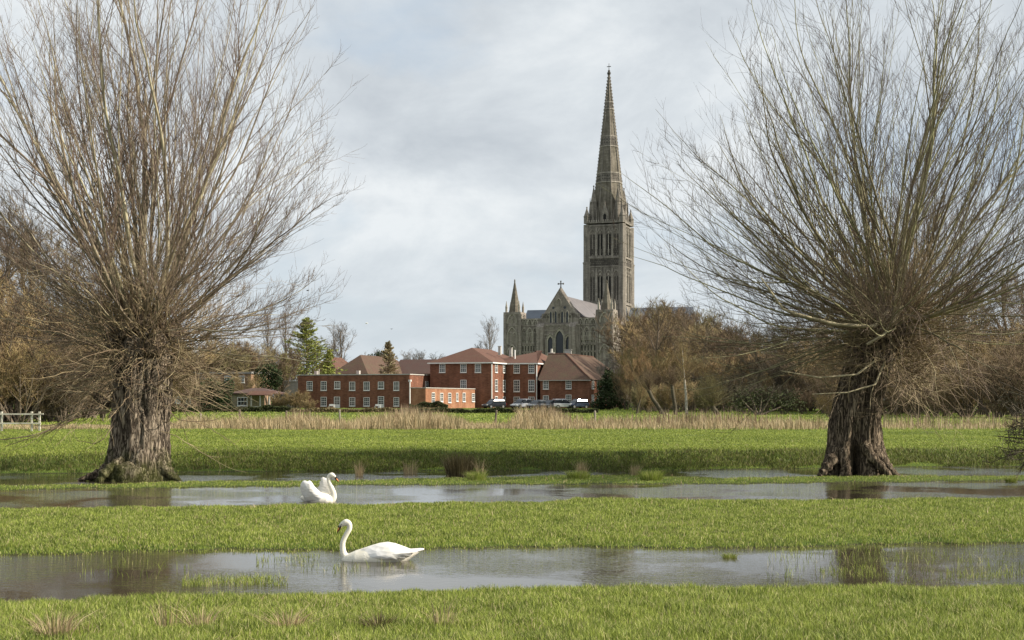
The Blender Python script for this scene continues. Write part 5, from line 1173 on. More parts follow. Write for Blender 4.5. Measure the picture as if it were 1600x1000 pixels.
# evergreens ---------------------------------------------------------
def leaf_cloud(nm, c, r, n, s, g, hollow=0.35):
    d = nrm(g.normal(0, 1, (n, 3))); rad = g.uniform(hollow, 1, n) ** 0.6
    lump = 1 + 0.22 * np.sin(d[:, 0] * 5 + c[0]) * np.sin(d[:, 2] * 6 + c[1]) + 0.15 * np.sin(d[:, 1] * 9 + d[:, 2] * 7)
    P = np.array(c) + d * np.array(r) * (rad * lump)[:, None]
    u = nrm(g.normal(0, 1, (n, 3))); v = nrm(np.cross(u, g.normal(0, 1, (n, 3)))); ss = s * g.uniform(0.6, 1.3, n)[:, None]
    V = np.stack([P - u * ss, P + v * ss * 0.5, P + u * ss, P - v * ss * 0.5], 1); i = np.arange(n)[:, None] * 4
    nm.add(V.reshape(-1, 3), i + np.array([[0, 1, 2, 3]]))
def evergreen(name, xp, D, blobs, label, m_leaf, cat='tree', s=0.16, dens=900, seed=1):
    """blobs: (xp, ycentre, rx_px, ry_px)"""
    g = np.random.default_rng(seed); x = PX(xp, D); z0 = gz(x, D); t = empty(name, (x, D, z0), 0, label, cat); c = NM(); tk = NM(); sc = D / F
    for (bx, by, rx, ry) in blobs:
        cc = (PX(bx, D) - x, g.uniform(-0.6, 0.6) * rx * sc, PZ(by, D) - z0); rr = (rx * sc, rx * sc * 0.9, ry * sc)
        leaf_cloud(c, cc, rr, int(dens * rr[0] * rr[2]) + 60, s, g)
        P, Rr = grow(np.array([[0, 0, -0.1]]), np.array([[cc[0] * 0.6, cc[1] * 0.6, cc[2] + 0.3]]), float(np.linalg.norm(cc)), 0.14, 8, wob=0.05, g=g); V, Qd = tube_arrays(P, Rr, 6); tk.add(V, Qd)
    tk.build('trunk', m_bt_bark, t, smooth=True); c.build('foliage', m_leaf, t); return t
evergreen('ivy_clad_tree', 950, 218, [(951, 592, 9, 16), (943, 606, 11, 14), (959, 604, 11, 16), (948, 624, 18, 15), (966, 616, 12, 14), (934, 633, 12, 9), (972, 630, 12, 9)], 'dark ivy-clad evergreen at the right end of the brick house', m_yew, s=0.2, dens=380, seed=5)
evergreen('yew_bush', 330, 200, [(315, 612, 12, 16), (330, 608, 12, 18), (345, 615, 12, 18), (357, 606, 10, 16), (325, 628, 18, 12), (350, 630, 14, 12)], 'dark evergreen bush left of the stone garden house', m_yew, 'bush', s=0.2, dens=380, seed=6)
evergreen('yew_bush', 418, 232, [(405, 585, 10, 12), (420, 578, 14, 14), (430, 592, 12, 16), (412, 600, 14, 14)], 'dark green bush behind the garden house roof, left of the conifer', m_yew, 'bush', s=0.2, dens=330, seed=7)
evergreen('round_evergreen', 1118, 300, [(1118, 520, 14, 8), (1110, 530, 16, 10), (1128, 530, 14, 10)], 'dark round evergreen top right of the pale gabled building', m_yew, s=0.35, dens=70, seed=8)
evergreen('round_evergreen', 590, 360, [(585, 556, 12, 5), (597, 553, 10, 6)], 'dark evergreen top just left of the small brown conifer', m_yew, s=0.3, dens=60, seed=9)
evergreen('dark_scrub', 1185, 150, [(1165, 620, 26, 16), (1195, 622, 24, 18), (1225, 622, 24, 15), (1150, 634, 18, 10), (1245, 632, 20, 12)], 'dark scrub mass at the foot of the thicket, left of the right willow', m_hedge, 'scrub', s=0.13, dens=120, seed=10)
def conifer(xp, D, ytop, ybase, wpx, label, mt, seed, irr=0.35, tiers=32, name='conifer', pw=0.8, s=0.28, nb=9):
    g = np.random.default_rng(seed); x = PX(xp, D); z0 = gz(x, D); H = PZ(ytop, D) - z0; Wd = wpx / 2 * D / F; t = empty(name, (x, D, z0), 0, label, 'tree')
    P, Rr = grow(np.array([[0, 0, -0.1]]), np.array([[0.0, 0, 1]]), H, 0.3, 14, up=0.6, wob=0.008, tip=0.08, g=g); V, Qd = tube_arrays(P, Rr, 8); tk = NM().add(V, Qd)
    n = tiers * nb; zf = g.uniform(0.10, 0.985, n); az = g.uniform(0, 6.28, n) + np.arange(n) * 2.4; ln = Wd * (1 - zf) ** pw * g.uniform(1 - irr, 1.05, n) + 0.12
    i = np.clip((zf * 14).astype(int), 0, 13); S = P[0, i]; S = S + (P[0, i + 1] - S) * (zf * 14 - i)[:, None]
    up0 = -0.05 + 0.5 * zf
    D0 = np.stack([np.cos(az), np.sin(az), up0], 1); P1, R1 = grow(S, D0, ln, 0.05, 7, up=0.25, wob=0.05, tip=0.3, g=g, grav=0.08); V, Qd = tube_arrays(P1, R1, 4); tk.add(V, Qd); tk.build('trunk', m_bt_bark, t, smooth=True)
    c = NM(); k = 34; idx = np.repeat(np.arange(n), k); tt = g.uniform(0.12, 1.02, n * k); f = np.clip(tt, 0, 0.999) * 7; ii_ = f.astype(int)
    A = P1[idx, ii_]; B = P1[idx, ii_ + 1]; Q_ = A + (B - A) * (f - ii_)[:, None]; T = nrm(B - A)
    lat = np.cross(T, [0, 0, 1]); lat = nrm(lat); wsp = (ln[idx] * 0.22 * (1.15 - tt) + 0.08)[:, None]
    Q_ = Q_ + lat * g.normal(0, 1, (n * k, 1)) * wsp + np.array([0, 0, 1]) * g.normal(-0.05, 0.09, (n * k, 1))
    u = nrm(T + lat * g.normal(0, 0.7, (n * k, 1)) + g.normal(0, 0.25, (n * k, 3))); v = nrm(np.cross(u, g.normal(0, 1, (n * k, 3)))); ss = s * g.uniform(0.5, 1.3, n * k)[:, None]
    V = np.stack([Q_ - u * ss, Q_ + v * ss * 0.35, Q_ + u * ss, Q_ - v * ss * 0.35], 1); i4 = np.arange(n * k)[:, None] * 4; c.add(V.reshape(-1, 3), i4 + np.array([[0, 1, 2, 3]]))
    c.build('foliage', mt, t); return t
conifer(479, 275, 495, 600, 185, 'tall yellow-green conifer with tiered boughs behind the flat-roofed block', m_conifer, 61, irr=0.6, pw=0.85)
conifer(607, 262, 532, 590, 72, 'small brownish conifer rising in front of the mossy brown roof', m_conifer_brown, 62, irr=0.5, pw=0.7, tiers=20, s=0.22)
conifer(512, 270, 545, 600, 40, 'smaller yellow-green conifer crowding the right side of the tall conifer', m_conifer, 63, irr=0.5, pw=0.5, tiers=16)
conifer(444, 268, 552, 600, 34, 'low dark-green conifer crowding the left side of the tall conifer', m_conifer, 64, irr=0.5, pw=0.5, tiers=16)

# hedges ---------------------------------------------------------------
def hedge(xp0, xp1, D, ytop, label, mt, seed, depth=1.2, n=9000, s=0.11):
    g = np.random.default_rng(seed); x0, x1 = PX(xp0, D), PX(xp1, D); x = g.uniform(x0, x1, n); z0 = gz((x0 + x1) / 2, D); h = PZ(ytop, D) - z0
    hh_ = h * (0.85 + 0.18 * np.sin(x * 0.9 + seed) + 0.12 * np.sin(x * 2.7)); z = z0 + hh_ * g.uniform(0, 1, n) ** 0.6; y = D + g.uniform(-depth / 2, depth / 2, n) * (1 - 0.3 * (z - z0) / h)
    P = np.stack([x, y, z], 1); u = nrm(g.normal(0, 1, (n, 3))); v = nrm(np.cross(u, g.normal(0, 1, (n, 3)))); ss = s * g.uniform(0.6, 1.4, n)[:, None]
    V = np.stack([P - u * ss, P + v * ss * 0.6, P + u * ss, P - v * ss * 0.6], 1); i = np.arange(n)[:, None] * 4
    o = NM().add(V.reshape(-1, 3), i + np.array([[0, 1, 2, 3]])).build('hedge', mt); tag(o, label, 'hedge')
hedge(640, 935, 168, 637.5, 'low dark green hedge running in front of the parked cars', m_hedge, 3)
hedge(455, 700, 172, 637.5, 'low tan winter hedge in front of the flat-roofed block', m_hedge_tan, 4)
hedge(230, 455, 178, 634, 'dark brown low hedge below the stone garden house', m_hedge, 5)
hedge(640, 700, 205, 628, 'dark shrubs hiding the corner of the low brick wing', m_hedge, 6, n=3500)

# reeds ------------------------------------------------------------------
def reeds():
    g = np.random.default_rng(5); nm = NM(); nn = 46000
    x = g.uniform(-1, 1, nn) * 40; y = g.uniform(81.5, 91, nn); xp = 800 + x / y * F
    top = np.interp(xp, [-60, 0, 150, 270, 300, 420, 450, 500, 530, 590, 610, 650, 700, 722, 740, 795, 815, 880, 900, 960, 1000, 1100, 1250, 1300, 1450, 1600, 1660], [672, 672, 671, 662, 650, 652, 645, 650, 657, 648, 640, 641, 648, 656, 664, 664, 641, 641, 656, 656, 655, 657, 657, 662, 662, 663, 662])
    h = np.clip((675 - top) / F * 86, 0.25, 2.0); cl = 0.75 + 0.5 * vnoise(x * 0.7, y * 0.6, 9.0) + 0.2 * vnoise(x * 3.1, y * 1.0, 6.0)
    k = g.uniform(0, 1, nn) < np.clip(0.02 + cl * 0.75, 0.06, 1) * np.interp(xp, [930, 980, 1200, 1400], [1.0, 0.65, 0.6, 0.35]); x, y, h, cl = x[k], y[k], h[k], cl[k]
    h = h * np.clip(cl, 0.4, 1.15) * g.uniform(0.55, 1.1, len(x)); z = ground_z(x, y)
    blades(nm, x, y, z, h, 0.04, 0.38, 6, leandir=(-0.05, 0))
    o = nm.build('reeds', m_straw); tag(o, 'band of dry pale straw-coloured reeds across the meadow', 'reeds', kind='stuff')
    nn = 16000; x = g.uniform(-1, 1, nn) * 38; y = g.uniform(86, 93, nn); xp = 800 + x / y * F
    w = np.exp(-((xp - 640) / 42) ** 2) + np.exp(-((xp - 848) / 38) ** 2) + 0.7 * np.exp(-((xp - 470) / 30) ** 2) + 0.5 * np.exp(-((xp - 1100) / 150) ** 2) + 0.25 * ((xp > 1380))
    k = g.uniform(0, 1, nn) < w; x, y, w, xp = x[k], y[k], w[k], xp[k]
    nm = NM(); blades(nm, x, y, ground_z(x, y), (0.75 + 0.85 * np.clip(w, 0, 1)) * g.uniform(0.6, 1.1, len(x)), 0.035, 0.10, 8)
    o = nm.build('dead_stems', grass_mat('dead_stems', (0.15, 0.10, 0.06), (0.32, 0.225, 0.135), (0.5, 0.42, 0.28), 0.2, 0.5, 0.15)); tag(o, 'brown upright dead stems standing among the pale reeds', 'dead stems', kind='stuff')
reeds()
# tufts -------------------------------------------------------------------
def tuft(name, xp, yp, wpx, hpx, mt, label, n=140, seed=1, group=None, lean=0.5, zg=None, bw=None):
    D = (CH - (0.35 if yp > 950 else 0.05)) * F / (yp - HY); z = gz(PX(xp, D), D)
    g = np.random.default_rng(seed); r = wpx / 2 * D / F; h = hpx * D / F * (1.7 if yp > 950 else 1.0);
    a = g.uniform(0, 6.28, n); q = np.sqrt(g.uniform(0, 1, n)) * r * 0.55; x = q * np.cos(a); y = q * np.sin(a) * 0.7
    nm = NM(); blades(nm, x, y, np.zeros(n) - 0.01, h * g.uniform(0.45, 1.15, n), bw or max(0.006, 0.5 * D / F), lean, seed)
    o = nm.build(name, mt); o.location = (PX(xp, D), D, max(z, 0.0)); tag(o, label, 'grass tuft', group)
tuft('grass_tuft', 561, 741, 22, 26, m_straw, 'straw-coloured tuft on the strip, first right of the far swan head', 90, 1, lean=0.3)
tuft('grass_tuft', 641, 738, 40, 24, m_straw, 'sparse pale tuft on the far pool bank, left of the dark sedge clump', 110, 2, lean=0.3)
tuft('sedge_clump', 718, 740, 74, 36, m_straw_dark, 'broad dark brown sedge clump on the far pool bank', 1100, 3, lean=0.35)
tuft('grass_tuft', 750, 743, 20, 36, m_straw, 'thin tall straw tuft leaning beside the dark sedge clump', 40, 4, lean=0.5)
tuft('grass_tuft', 909, 741, 30, 26, m_straw, 'spiky straw tuft on a green hummock right of the dark sedge clump', 120, 5, lean=0.3)
tuft('grass_tuft', 992, 742, 24, 20, m_straw, 'small pale straw tuft on the strip, below the thicket', 120, 6, lean=0.35)
tuft('green_hummock', 903, 748, 60, 14, m_grass, 'green grassy hummock under the spiky straw tuft', 900, 7, lean=0.6)
tuft('green_hummock', 1018, 750, 60, 18, m_grass, 'green grassy hummock just right of the small pale tuft', 900, 8, lean=0.6)
tuft('green_hummock', 745, 750, 50, 16, m_grass, 'green grassy hummock right of the dark sedge clump', 700, 9, lean=0.6)
tuft('green_hummock', 1580, 750, 30, 10, m_grass, 'green grassy hummock at the right edge of the wet strip', 400, 10, lean=0.6)
tuft('straw_tuft', 85, 1000, 90, 28, m_straw, 'dry straw tuft in the bottom left corner', 170, 11, lean=1.2, bw=0.008)
tuft('straw_tuft', 452, 990, 60, 24, m_straw, 'flattened dry straw tuft in the nearest grass, left of centre', 150, 12, lean=1.5, bw=0.008)
tuft('straw_tuft', 314, 988, 40, 30, m_straw, 'small straw tuft in the nearest grass, beside tall pale blades', 60, 13, lean=1.2, bw=0.008)
tuft('straw_tuft', 262, 985, 50, 40, m_straw, 'sparse tall pale blades in the nearest grass at lower left', 28, 14, lean=0.5, bw=0.008)
tuft('straw_tuft', 594, 988, 50, 20, m_straw_dark, 'dark brownish tuft in the nearest grass below the near swan', 150, 15, lean=1.3, bw=0.008)
tuft('straw_tuft', 690, 985, 60, 32, m_straw, 'loose pale blades in the nearest grass, rightmost tuft of the row', 40, 16, lean=0.7, bw=0.008)
tuft('grass_tuft', 1140, 866, 36, 9, m_grass, 'tiny green islet of grass in the front pool, right of centre', 260, 17, lean=0.8)
# grass standing in the front pool
def emergent(zones, seed):
    g = np.random.default_rng(seed); nm = NM()
    for (x0, x1, y0, y1, n, h) in zones:
        xp = g.uniform(x0, x1, n); yp = g.uniform(y0, y1, n); D = CH * F / (yp - HY); X = PX(xp, D)
        k = vnoise(X * 2.2, D * 3.0, seed) + g.uniform(-0.5, 0.5, n) > -0.05; X, D = X[k], D[k]
        blades(nm, X, D, np.full(len(X), -0.01), h * g.uniform(0.25, 1.2, len(X)), 0.007, 0.7, seed)
    o = nm.build('emergent_grass', m_grass); tag(o, 'thin grass blades standing up out of the flooded front pool', 'grass', kind='stuff')
emergent([(285, 450, 902, 917, 1500, 0.10), (400, 500, 868, 886, 420, 0.09), (470, 650, 880, 895, 140, 0.12), (120, 300, 875, 905, 160, 0.14), (520, 560, 880, 896, 80, 0.1),
          (1200, 1600, 858, 905, 1500, 0.13), (1380, 1600, 895, 912, 700, 0.08), (1280, 1370, 885, 905, 400, 0.06)], 4)
# dark thorny branch reaching in at the right edge
gz_ = np.random.default_rng(91); Dh = 36.0; th_ = empty('hawthorn', (PX(1675, Dh), Dh, 0.05), 0, 'dark twiggy thorn branches reaching in at the right edge', 'shrub')
P, Rr = grow(np.array([[0, 0, -0.1]] * 3), np.array([[-0.15, 0, 1], [0.2, 0.2, 1], [0, -0.3, 1]], float), 2.6, 0.07, 10, up=0.2, wob=0.1, g=gz_); V, Qd = tube_arrays(P, Rr, 6); NM().add(V, Qd).build('trunk', m_tw_dark, th_, smooth=True)
c = NM(); n = 26; S = np.stack([np.zeros(n), gz_.uniform(-0.3, 0.3, n), gz_.uniform(0.9, 2.0, n)], 1); D0 = np.stack([-np.ones(n), gz_.uniform(-0.5, 0.5, n), gz_.uniform(-0.25, 0.35, n)], 1)
P, Rr = grow(S, D0, gz_.uniform(1.2, 2.5, n), 0.026, 10, up=-0.15, wob=0.16, tip=0.3, g=gz_); V, Qd = tube_arrays(P, Rr, 4); c.add(V, Qd)
S, D_, rr, q, idx = spawn(P, Rr, 12, 0.15, 1, 55, gz_, 0.0); P2, R2 = grow(S, D_, gz_.uniform(0.15, 0.6, len(S)), 0.009, 6, up=0.1, wob=0.25, tip=0.5, g=gz_); V, Qd = tube_arrays(P2, R2, 3); c.add(V, Qd)
S, D_, rr, q, idx = spawn(P2, R2, 5, 0.2, 1, 60, gz_, 0.0); P3, R3 = grow(S, D_, gz_.uniform(0.06, 0.2, len(S)), 0.007, 4, up=0.0, wob=0.25, tip=0.6, g=gz_); V, Qd = tube_arrays(P3, R3, 3); c.add(V, Qd)
c.build('branches', m_tw_dark, th_)
# ------------------------------------------------------------------ fences
m_wood_pale = mat('pale_fence_wood', (0.66, 0.63, 0.52), (0.48, 0.45, 0.36), scale=4, rough=0.85)
m_wood_dark = mat('weathered_post_wood', (0.20, 0.16, 0.12), (0.10, 0.08, 0.06), scale=5, rough=0.9)
m_wood_grey = mat('grey_post_wood', (0.34, 0.30, 0.24), (0.2, 0.17, 0.13), scale=5)
DF = 78.0
fr_ = empty('rail_fence', (PX(10, DF), DF, 0.45), 0, 'pale two-rail wooden fence at the left edge of the meadow', 'fence')
def fpx(xp): return PX(xp, DF) - PX(10, DF)
for yp in (647, 661.5):
    q = NM(); z = PZ(yp, DF) - 0.45; q.box(fpx(-60), fpx(68 if yp < 650 else 64), -0.03, 0.03, z - 0.042, z + 0.042); q.build('rail', m_wood_pale, fr_)
for xp in (-45, 2, 49, 61): q = NM(); q.box(fpx(xp) - 0.05, fpx(xp) + 0.05, 0.032, 0.13, -0.05, PZ(643, DF) - 0.45); q.build('post', m_wood_pale, fr_)
for i, (xp, yt, yb, D, lb) in enumerate([(773, 641, 669, 92, 'dark slightly leaning wooden post in the reeds, left of the parked cars'), (930, 642, 668, 93, 'grey wooden post standing right of the tall dead stems clump'), (375, 640, 668, 93, 'dark wooden post between left willow and the orange-brown shrubs'),
        (314, 646, 668, 95, 'pale thin wooden post right of the left willow trunk'), (448, 642, 668, 94, 'thin wooden post in the reeds left of the flat-roofed block'), (531, 640, 660, 112, 'small far wooden post in front of the flat-roofed block')]):
    x = PX(xp, D); z0 = gz(x, D); q = NM(); h = PZ(yt, D) - z0; r = 0.075
    a = np.arange(8) * math.pi / 4; rings = [[(r * math.cos(t) + 0.12 * u * (1 if i == 0 else -0.2), r * math.sin(t), -0.1 + (h + 0.1) * u) for t in a] for u in (0, 0.3, 0.6, 0.98)] + [[(r * 0.6 * math.cos(t) + 0.12 * (1 if i == 0 else -0.2), r * 0.6 * math.sin(t), h + 0.02) for t in a]]
    q.loft(rings); o = q.build('fence_post', m_wood_dark if i in (0, 2, 4) else m_wood_grey); o.location = (x, D, z0); tag(o, lb, 'post')
# ------------------------------------------------------------------ cars
def paint(name, c):
    m, nt, b = new_mat(name); b.inputs['Base Color'].default_value = (*c, 1); b.inputs['Roughness'].default_value = 0.3; b.inputs['Metallic'].default_value = 0.3; b.inputs['Coat Weight'].default_value = 0.6; return m
m_tyre = mat('tyre_rubber', (0.02, 0.02, 0.02)); m_rim = mat('alloy_rim', (0.6, 0.6, 0.6), rough=0.3, metallic=0.8); m_lamp = mat('headlamp_glass', (0.8, 0.8, 0.78), rough=0.1); m_carglass = mat('car_window_glass', (0.015, 0.02, 0.025), (0.02, 0.025, 0.03), rough=0.06, spec=0.7)
m_tail = mat('red_tail_lamp', (0.5, 0.02, 0.02), rough=0.2); m_bumper = mat('dark_bumper_plastic', (0.03, 0.03, 0.032), rough=0.6)
def car_parts(suv):
    """length along x, front = +x"""
    L_ = 4.3; Hb = 0.95 if suv else 0.86; Ht = 1.66 if suv else 1.45; W_ = 0.9
    b = NM(); rings = []
    for x, zb, zt_, w in ((-2.15, 0.45, 0.80, 0.72), (-2.05, 0.34, Hb, 0.84), (-1.5, 0.28, Hb + 0.03, 0.9), (0.0, 0.26, Hb, 0.91), (0.9, 0.28, Hb - 0.02, 0.9), (1.6, 0.30, Hb - 0.12, 0.87), (2.05, 0.34, Hb - 0.25, 0.78), (2.17, 0.45, Hb - 0.38, 0.66)):
        c = 0.10; rings.append([(x, -w + c, zb), (x, w - c, zb), (x, w, zb + c), (x, w, zt_ - c), (x, w - c * 1.6, zt_), (x, -w + c * 1.6, zt_), (x, -w, zt_ - c), (x, -w, zb + c)])
    b.loft(rings)
    xr0, xr1 = (-1.75, 0.35) if suv else (-1.35, 0.25); xb0, xb1 = (-2.0, 1.15) if suv else (-1.95, 1.1)
    g_ = NM(); 
    def rect(x0, x1, w, z, c=0.08): return [(x0 + c, -w, z), (x1 - c, -w, z), (x1, -w + c, z), (x1, w - c, z), (x1 - c, w, z), (x0 + c, w, z), (x0, w - c, z), (x0, -w + c, z)]
    g_.loft([rect(xb0, xb1, 0.80, Hb - 0.06), rect((xb0 + xr0) / 2, (xb1 + xr1) / 2, 0.75, (Hb + Ht) / 2), rect(xr0, xr1, 0.64, Ht - 0.04)])
    rf_ = NM(); rf_.loft([rect(xr0 - 0.05, xr1 + 0.05, 0.66, Ht - 0.05), rect(xr0, xr1, 0.62, Ht + 0.0), rect(xr0 + 0.2, xr1 - 0.2, 0.5, Ht + 0.03)])
    for x0_, x1_, z1_ in ((-0.45, -0.45, Ht - 0.05),):
        for s2 in (-1, 1): rf_.box(x0_ - 0.05, x1_ + 0.05, s2 * 0.70 - 0.03, s2 * 0.70 + 0.03, (Hb + Ht) / 2 - 0.3, z1_)
    return b, g_, rf_
_pp = {}
def make_car(xp, D, rz, suv, mt, label):
    if suv not in _pp: _pp[suv] = car_parts(suv)
    b, g_, rf_ = _pp[suv]; x = PX(xp, D); t = empty('parked_car', (x, D, gz(x, D)), R(rz), label, 'car', 'cars parked in front of the brick buildings')
    b.build('body', mt, t, smooth=False); g_.build('windows', m_carglass, t); rf_.build('roof', mt, t)
    q = NM(); q.box(2.02, 2.2, -0.7, 0.7, 0.34, 0.52); q.build('bumper', m_bumper, t)
    for s2 in (-1, 1):
        q = NM(); q.box(1.92, 2.12, s2 * 0.62 - 0.16, s2 * 0.62 + 0.16, 0.58, 0.72); q.build('headlight', m_lamp, t)
        q = NM(); q.box(-2.16, -2.02, s2 * 0.68 - 0.1, s2 * 0.68 + 0.1, 0.65, 0.85); q.build('tail_light', m_tail, t)
        q = NM(); q.box(0.85, 1.0, s2 * 0.98 - 0.08, s2 * 0.98 + 0.08, 0.92, 1.04); q.build('wing_mirror', mt, t)
        for xx in (-1.32, 1.32):
            w = NM(); a = np.arange(20) * 2 * math.pi / 20; yo, yi = s2 * 0.92, s2 * 0.70
            w.loft([[(xx + 0.33 * math.cos(k), y, 0.33 + 0.33 * math.sin(k)) for k in a] for y in (yi, yo)]); wo = w.build('wheel', m_tyre, t)
            r_ = NM(); r_.loft([[(xx + 0.21 * math.cos(k), y, 0.33 + 0.21 * math.sin(k)) for k in a] for y in (yo - s2 * 0.02, yo + s2 * 0.015)]); r_.build('rim', m_rim, wo)
m_cblack = paint('black_car_paint', (0.015, 0.018, 0.024)); m_csilver = paint('silver_car_paint', (0.42, 0.44, 0.46)); m_cgrey = paint('dark_grey_car_paint', (0.08, 0.085, 0.095)); m_cwhite = paint('white_car_paint', (0.70, 0.71, 0.72)); m_cblue = paint('dark_blue_car_paint', (0.03, 0.045, 0.08)); m_cgrey2 = paint('mid_grey_car_paint', (0.18, 0.19, 0.2))
make_car(772, 238, 218, True, m_cblack, 'black car parked on its own, leftmost of the parked row')
make_car(815, 238, 226, True, m_csilver, 'tall silver car, second from the left in the parked row')
make_car(839, 236, 232, False, m_cgrey2, 'low mid-grey car between the silver car and a dark one')
make_car(858, 237, 232, False, m_cgrey, 'dark grey car left of the white car')
make_car(880, 238, 20, True, m_cwhite, 'white car with its side showing, parked among dark cars')
make_car(902, 239, 215, True, m_cblue, 'dark blue car, rightmost of the parked row')

# garden bits by the flat-roofed block
for xp, lb in ((518, 'small white garden bench beside the left white door'), (590, 'small white garden bench beside the right white door')):
    D = 243; x = PX(xp, D); t = empty('garden_bench', (x, D, gz(x, D)), R(-19), lb, 'bench'); t.scale = (0.8, 0.8, 0.8); q = NM(); q.box(-0.7, 0.7, -0.25, 0.25, 0.42, 0.47); q.build('seat', m_white, t); q = NM(); q.box(-0.7, 0.7, 0.25, 0.29, 0.5, 0.9); q.build('backrest', m_white, t)
    for xx in (-0.62, 0.62): 
        for yy in (-0.2, 0.2): q = NM(); q.box(xx - 0.04, xx + 0.04, yy - 0.04, yy + 0.04, 0, 0.42); q.build('leg', m_white, t)

# ------------------------------------------------------------------ swans
def feather_mat():
    m, nt, b = new_mat('white_feathers'); tc = N(nt, 'ShaderNodeTexCoord'); mp = N(nt, 'ShaderNodeMapping'); mp.inputs['Scale'].default_value = (9, 14, 20); nt.links.new(tc.outputs['Object'], mp.inputs[0])
    vo = N(nt, 'ShaderNodeTexVoronoi', feature='F1', i_Scale=1.0); nt.links.new(mp.outputs[0], vo.inputs['Vector']); no = N(nt, 'ShaderNodeTexNoise', i_Scale=4.0, i_Detail=4.0); nt.links.new(tc.outputs['Object'], no.inputs['Vector'])
    rp = ramp(nt, [(0.35, (0.70, 0.67, 0.60)), (0.65, (0.80, 0.79, 0.76))], no.outputs[0]); nt.links.new(rp.outputs[0], b.inputs['Base Color']); b.inputs['Roughness'].default_value = 0.75; b.inputs['Specular IOR Level'].default_value = 0.2
    bp = N(nt, 'ShaderNodeBump'); bp.inputs['Distance'].default_value = 0.012; bp.inputs['Strength'].default_value = 0.7; nt.links.new(vo.outputs[0], bp.inputs['Height']); nt.links.new(bp.outputs[0], b.inputs['Normal']); return m
m_feather = feather_mat(); m_neck = mat('cream_neck_feathers', (0.82, 0.79, 0.69), (0.76, 0.71, 0.58), scale=6, rough=0.8, bump=0.004, bscale=60)
m_bill = mat('orange_bill', (0.72, 0.27, 0.08), (0.6, 0.2, 0.05), scale=20, rough=0.45); m_black = mat('black_bill_skin', (0.012, 0.011, 0.010), rough=0.4)
def ering(x, zc, ry, rz_, k=28):
    a = np.arange(k) * 2 * math.pi / k; return np.stack([np.full(k, x), ry * np.cos(a), zc + rz_ * np.sin(a)], 1)
def smooth_path(pts, n):
    pts = np.array(pts, float); m = len(pts); t = np.linspace(0, m - 1, n); out = []
    P = np.vstack([2 * pts[0] - pts[1], pts, 2 * pts[-1] - pts[-2]])
    for u in t:
        i = min(int(u), m - 2); f = u - i; p0, p1, p2, p3 = P[i], P[i + 1], P[i + 2], P[i + 3]
        out.append(0.5 * ((2 * p1) + (-p0 + p2) * f + (2 * p0 - 5 * p1 + 4 * p2 - p3) * f * f + (-p0 + 3 * p1 - 3 * p2 + p3) * f ** 3))
    return np.array(out)
def tube_loft(nm, path, rads, n=40, k=20, squash=None):
    """path: (x,y,z) control points, rads control radii"""
    P = smooth_path(path, n); Rr = smooth_path([[r, 0, 0] for r in rads], n)[:, 0]; T = nrm(np.gradient(P, axis=0)); rings = []
    for p, t, r in zip(P, T, Rr):
        u = np.array([0, 1, 0.0]); v = nrm(np.cross(t, u)); a = np.arange(k) * 2 * math.pi / k
        rings.append(p + r * (np.cos(a)[:, None] * u * (squash or 1) + np.sin(a)[:, None] * v))
    nm.loft(rings)
def fuse(nm, name, mt, parent, voxel):
    o = nm.build(name, mt, None); md = o.modifiers.new('r', 'REMESH'); md.mode = 'VOXEL'; md.voxel_size = voxel; md.use_smooth_shade = True
    sm = o.modifiers.new('s', 'SMOOTH'); sm.factor = 0.5; sm.iterations = 6
    dg = bpy.context.evaluated_depsgraph_get(); me = bpy.data.meshes.new_from_object(o.evaluated_get(dg)); o.modifiers.clear(); o.data = me
    me.polygons.foreach_set('use_smooth', np.ones(len(me.polygons), dtype=bool))
    if not me.materials: me.materials.append(mt)
    o.parent = parent; return o
def inflate(outline, yc, b_out, b_in, sgn, n=9, tilt=0.0, curv=0.0):
    """closed pillow from an outline in (x,z); bulges b_out outward (sgn*y)"""
    o = np.array(outline, float); c = o.mean(0); k = len(o); nm = NM()
    def lay(s, y): p = c + (o - c) * s; return np.stack([p[:, 0], yc + sgn * (y + tilt * (p[:, 1] - c[1]) - curv * (p[:, 0] - c[0]) ** 2), p[:, 1]], 1)
    rings = [lay(math.sin(u), b_out * math.cos(u)) for u in np.linspace(0.05, math.pi / 2, n)] + [lay(math.sin(u), -b_in * abs(math.cos(u))) for u in np.linspace(math.pi / 2, math.pi - 0.05, n)][1:]
    nm.loft(rings); return nm
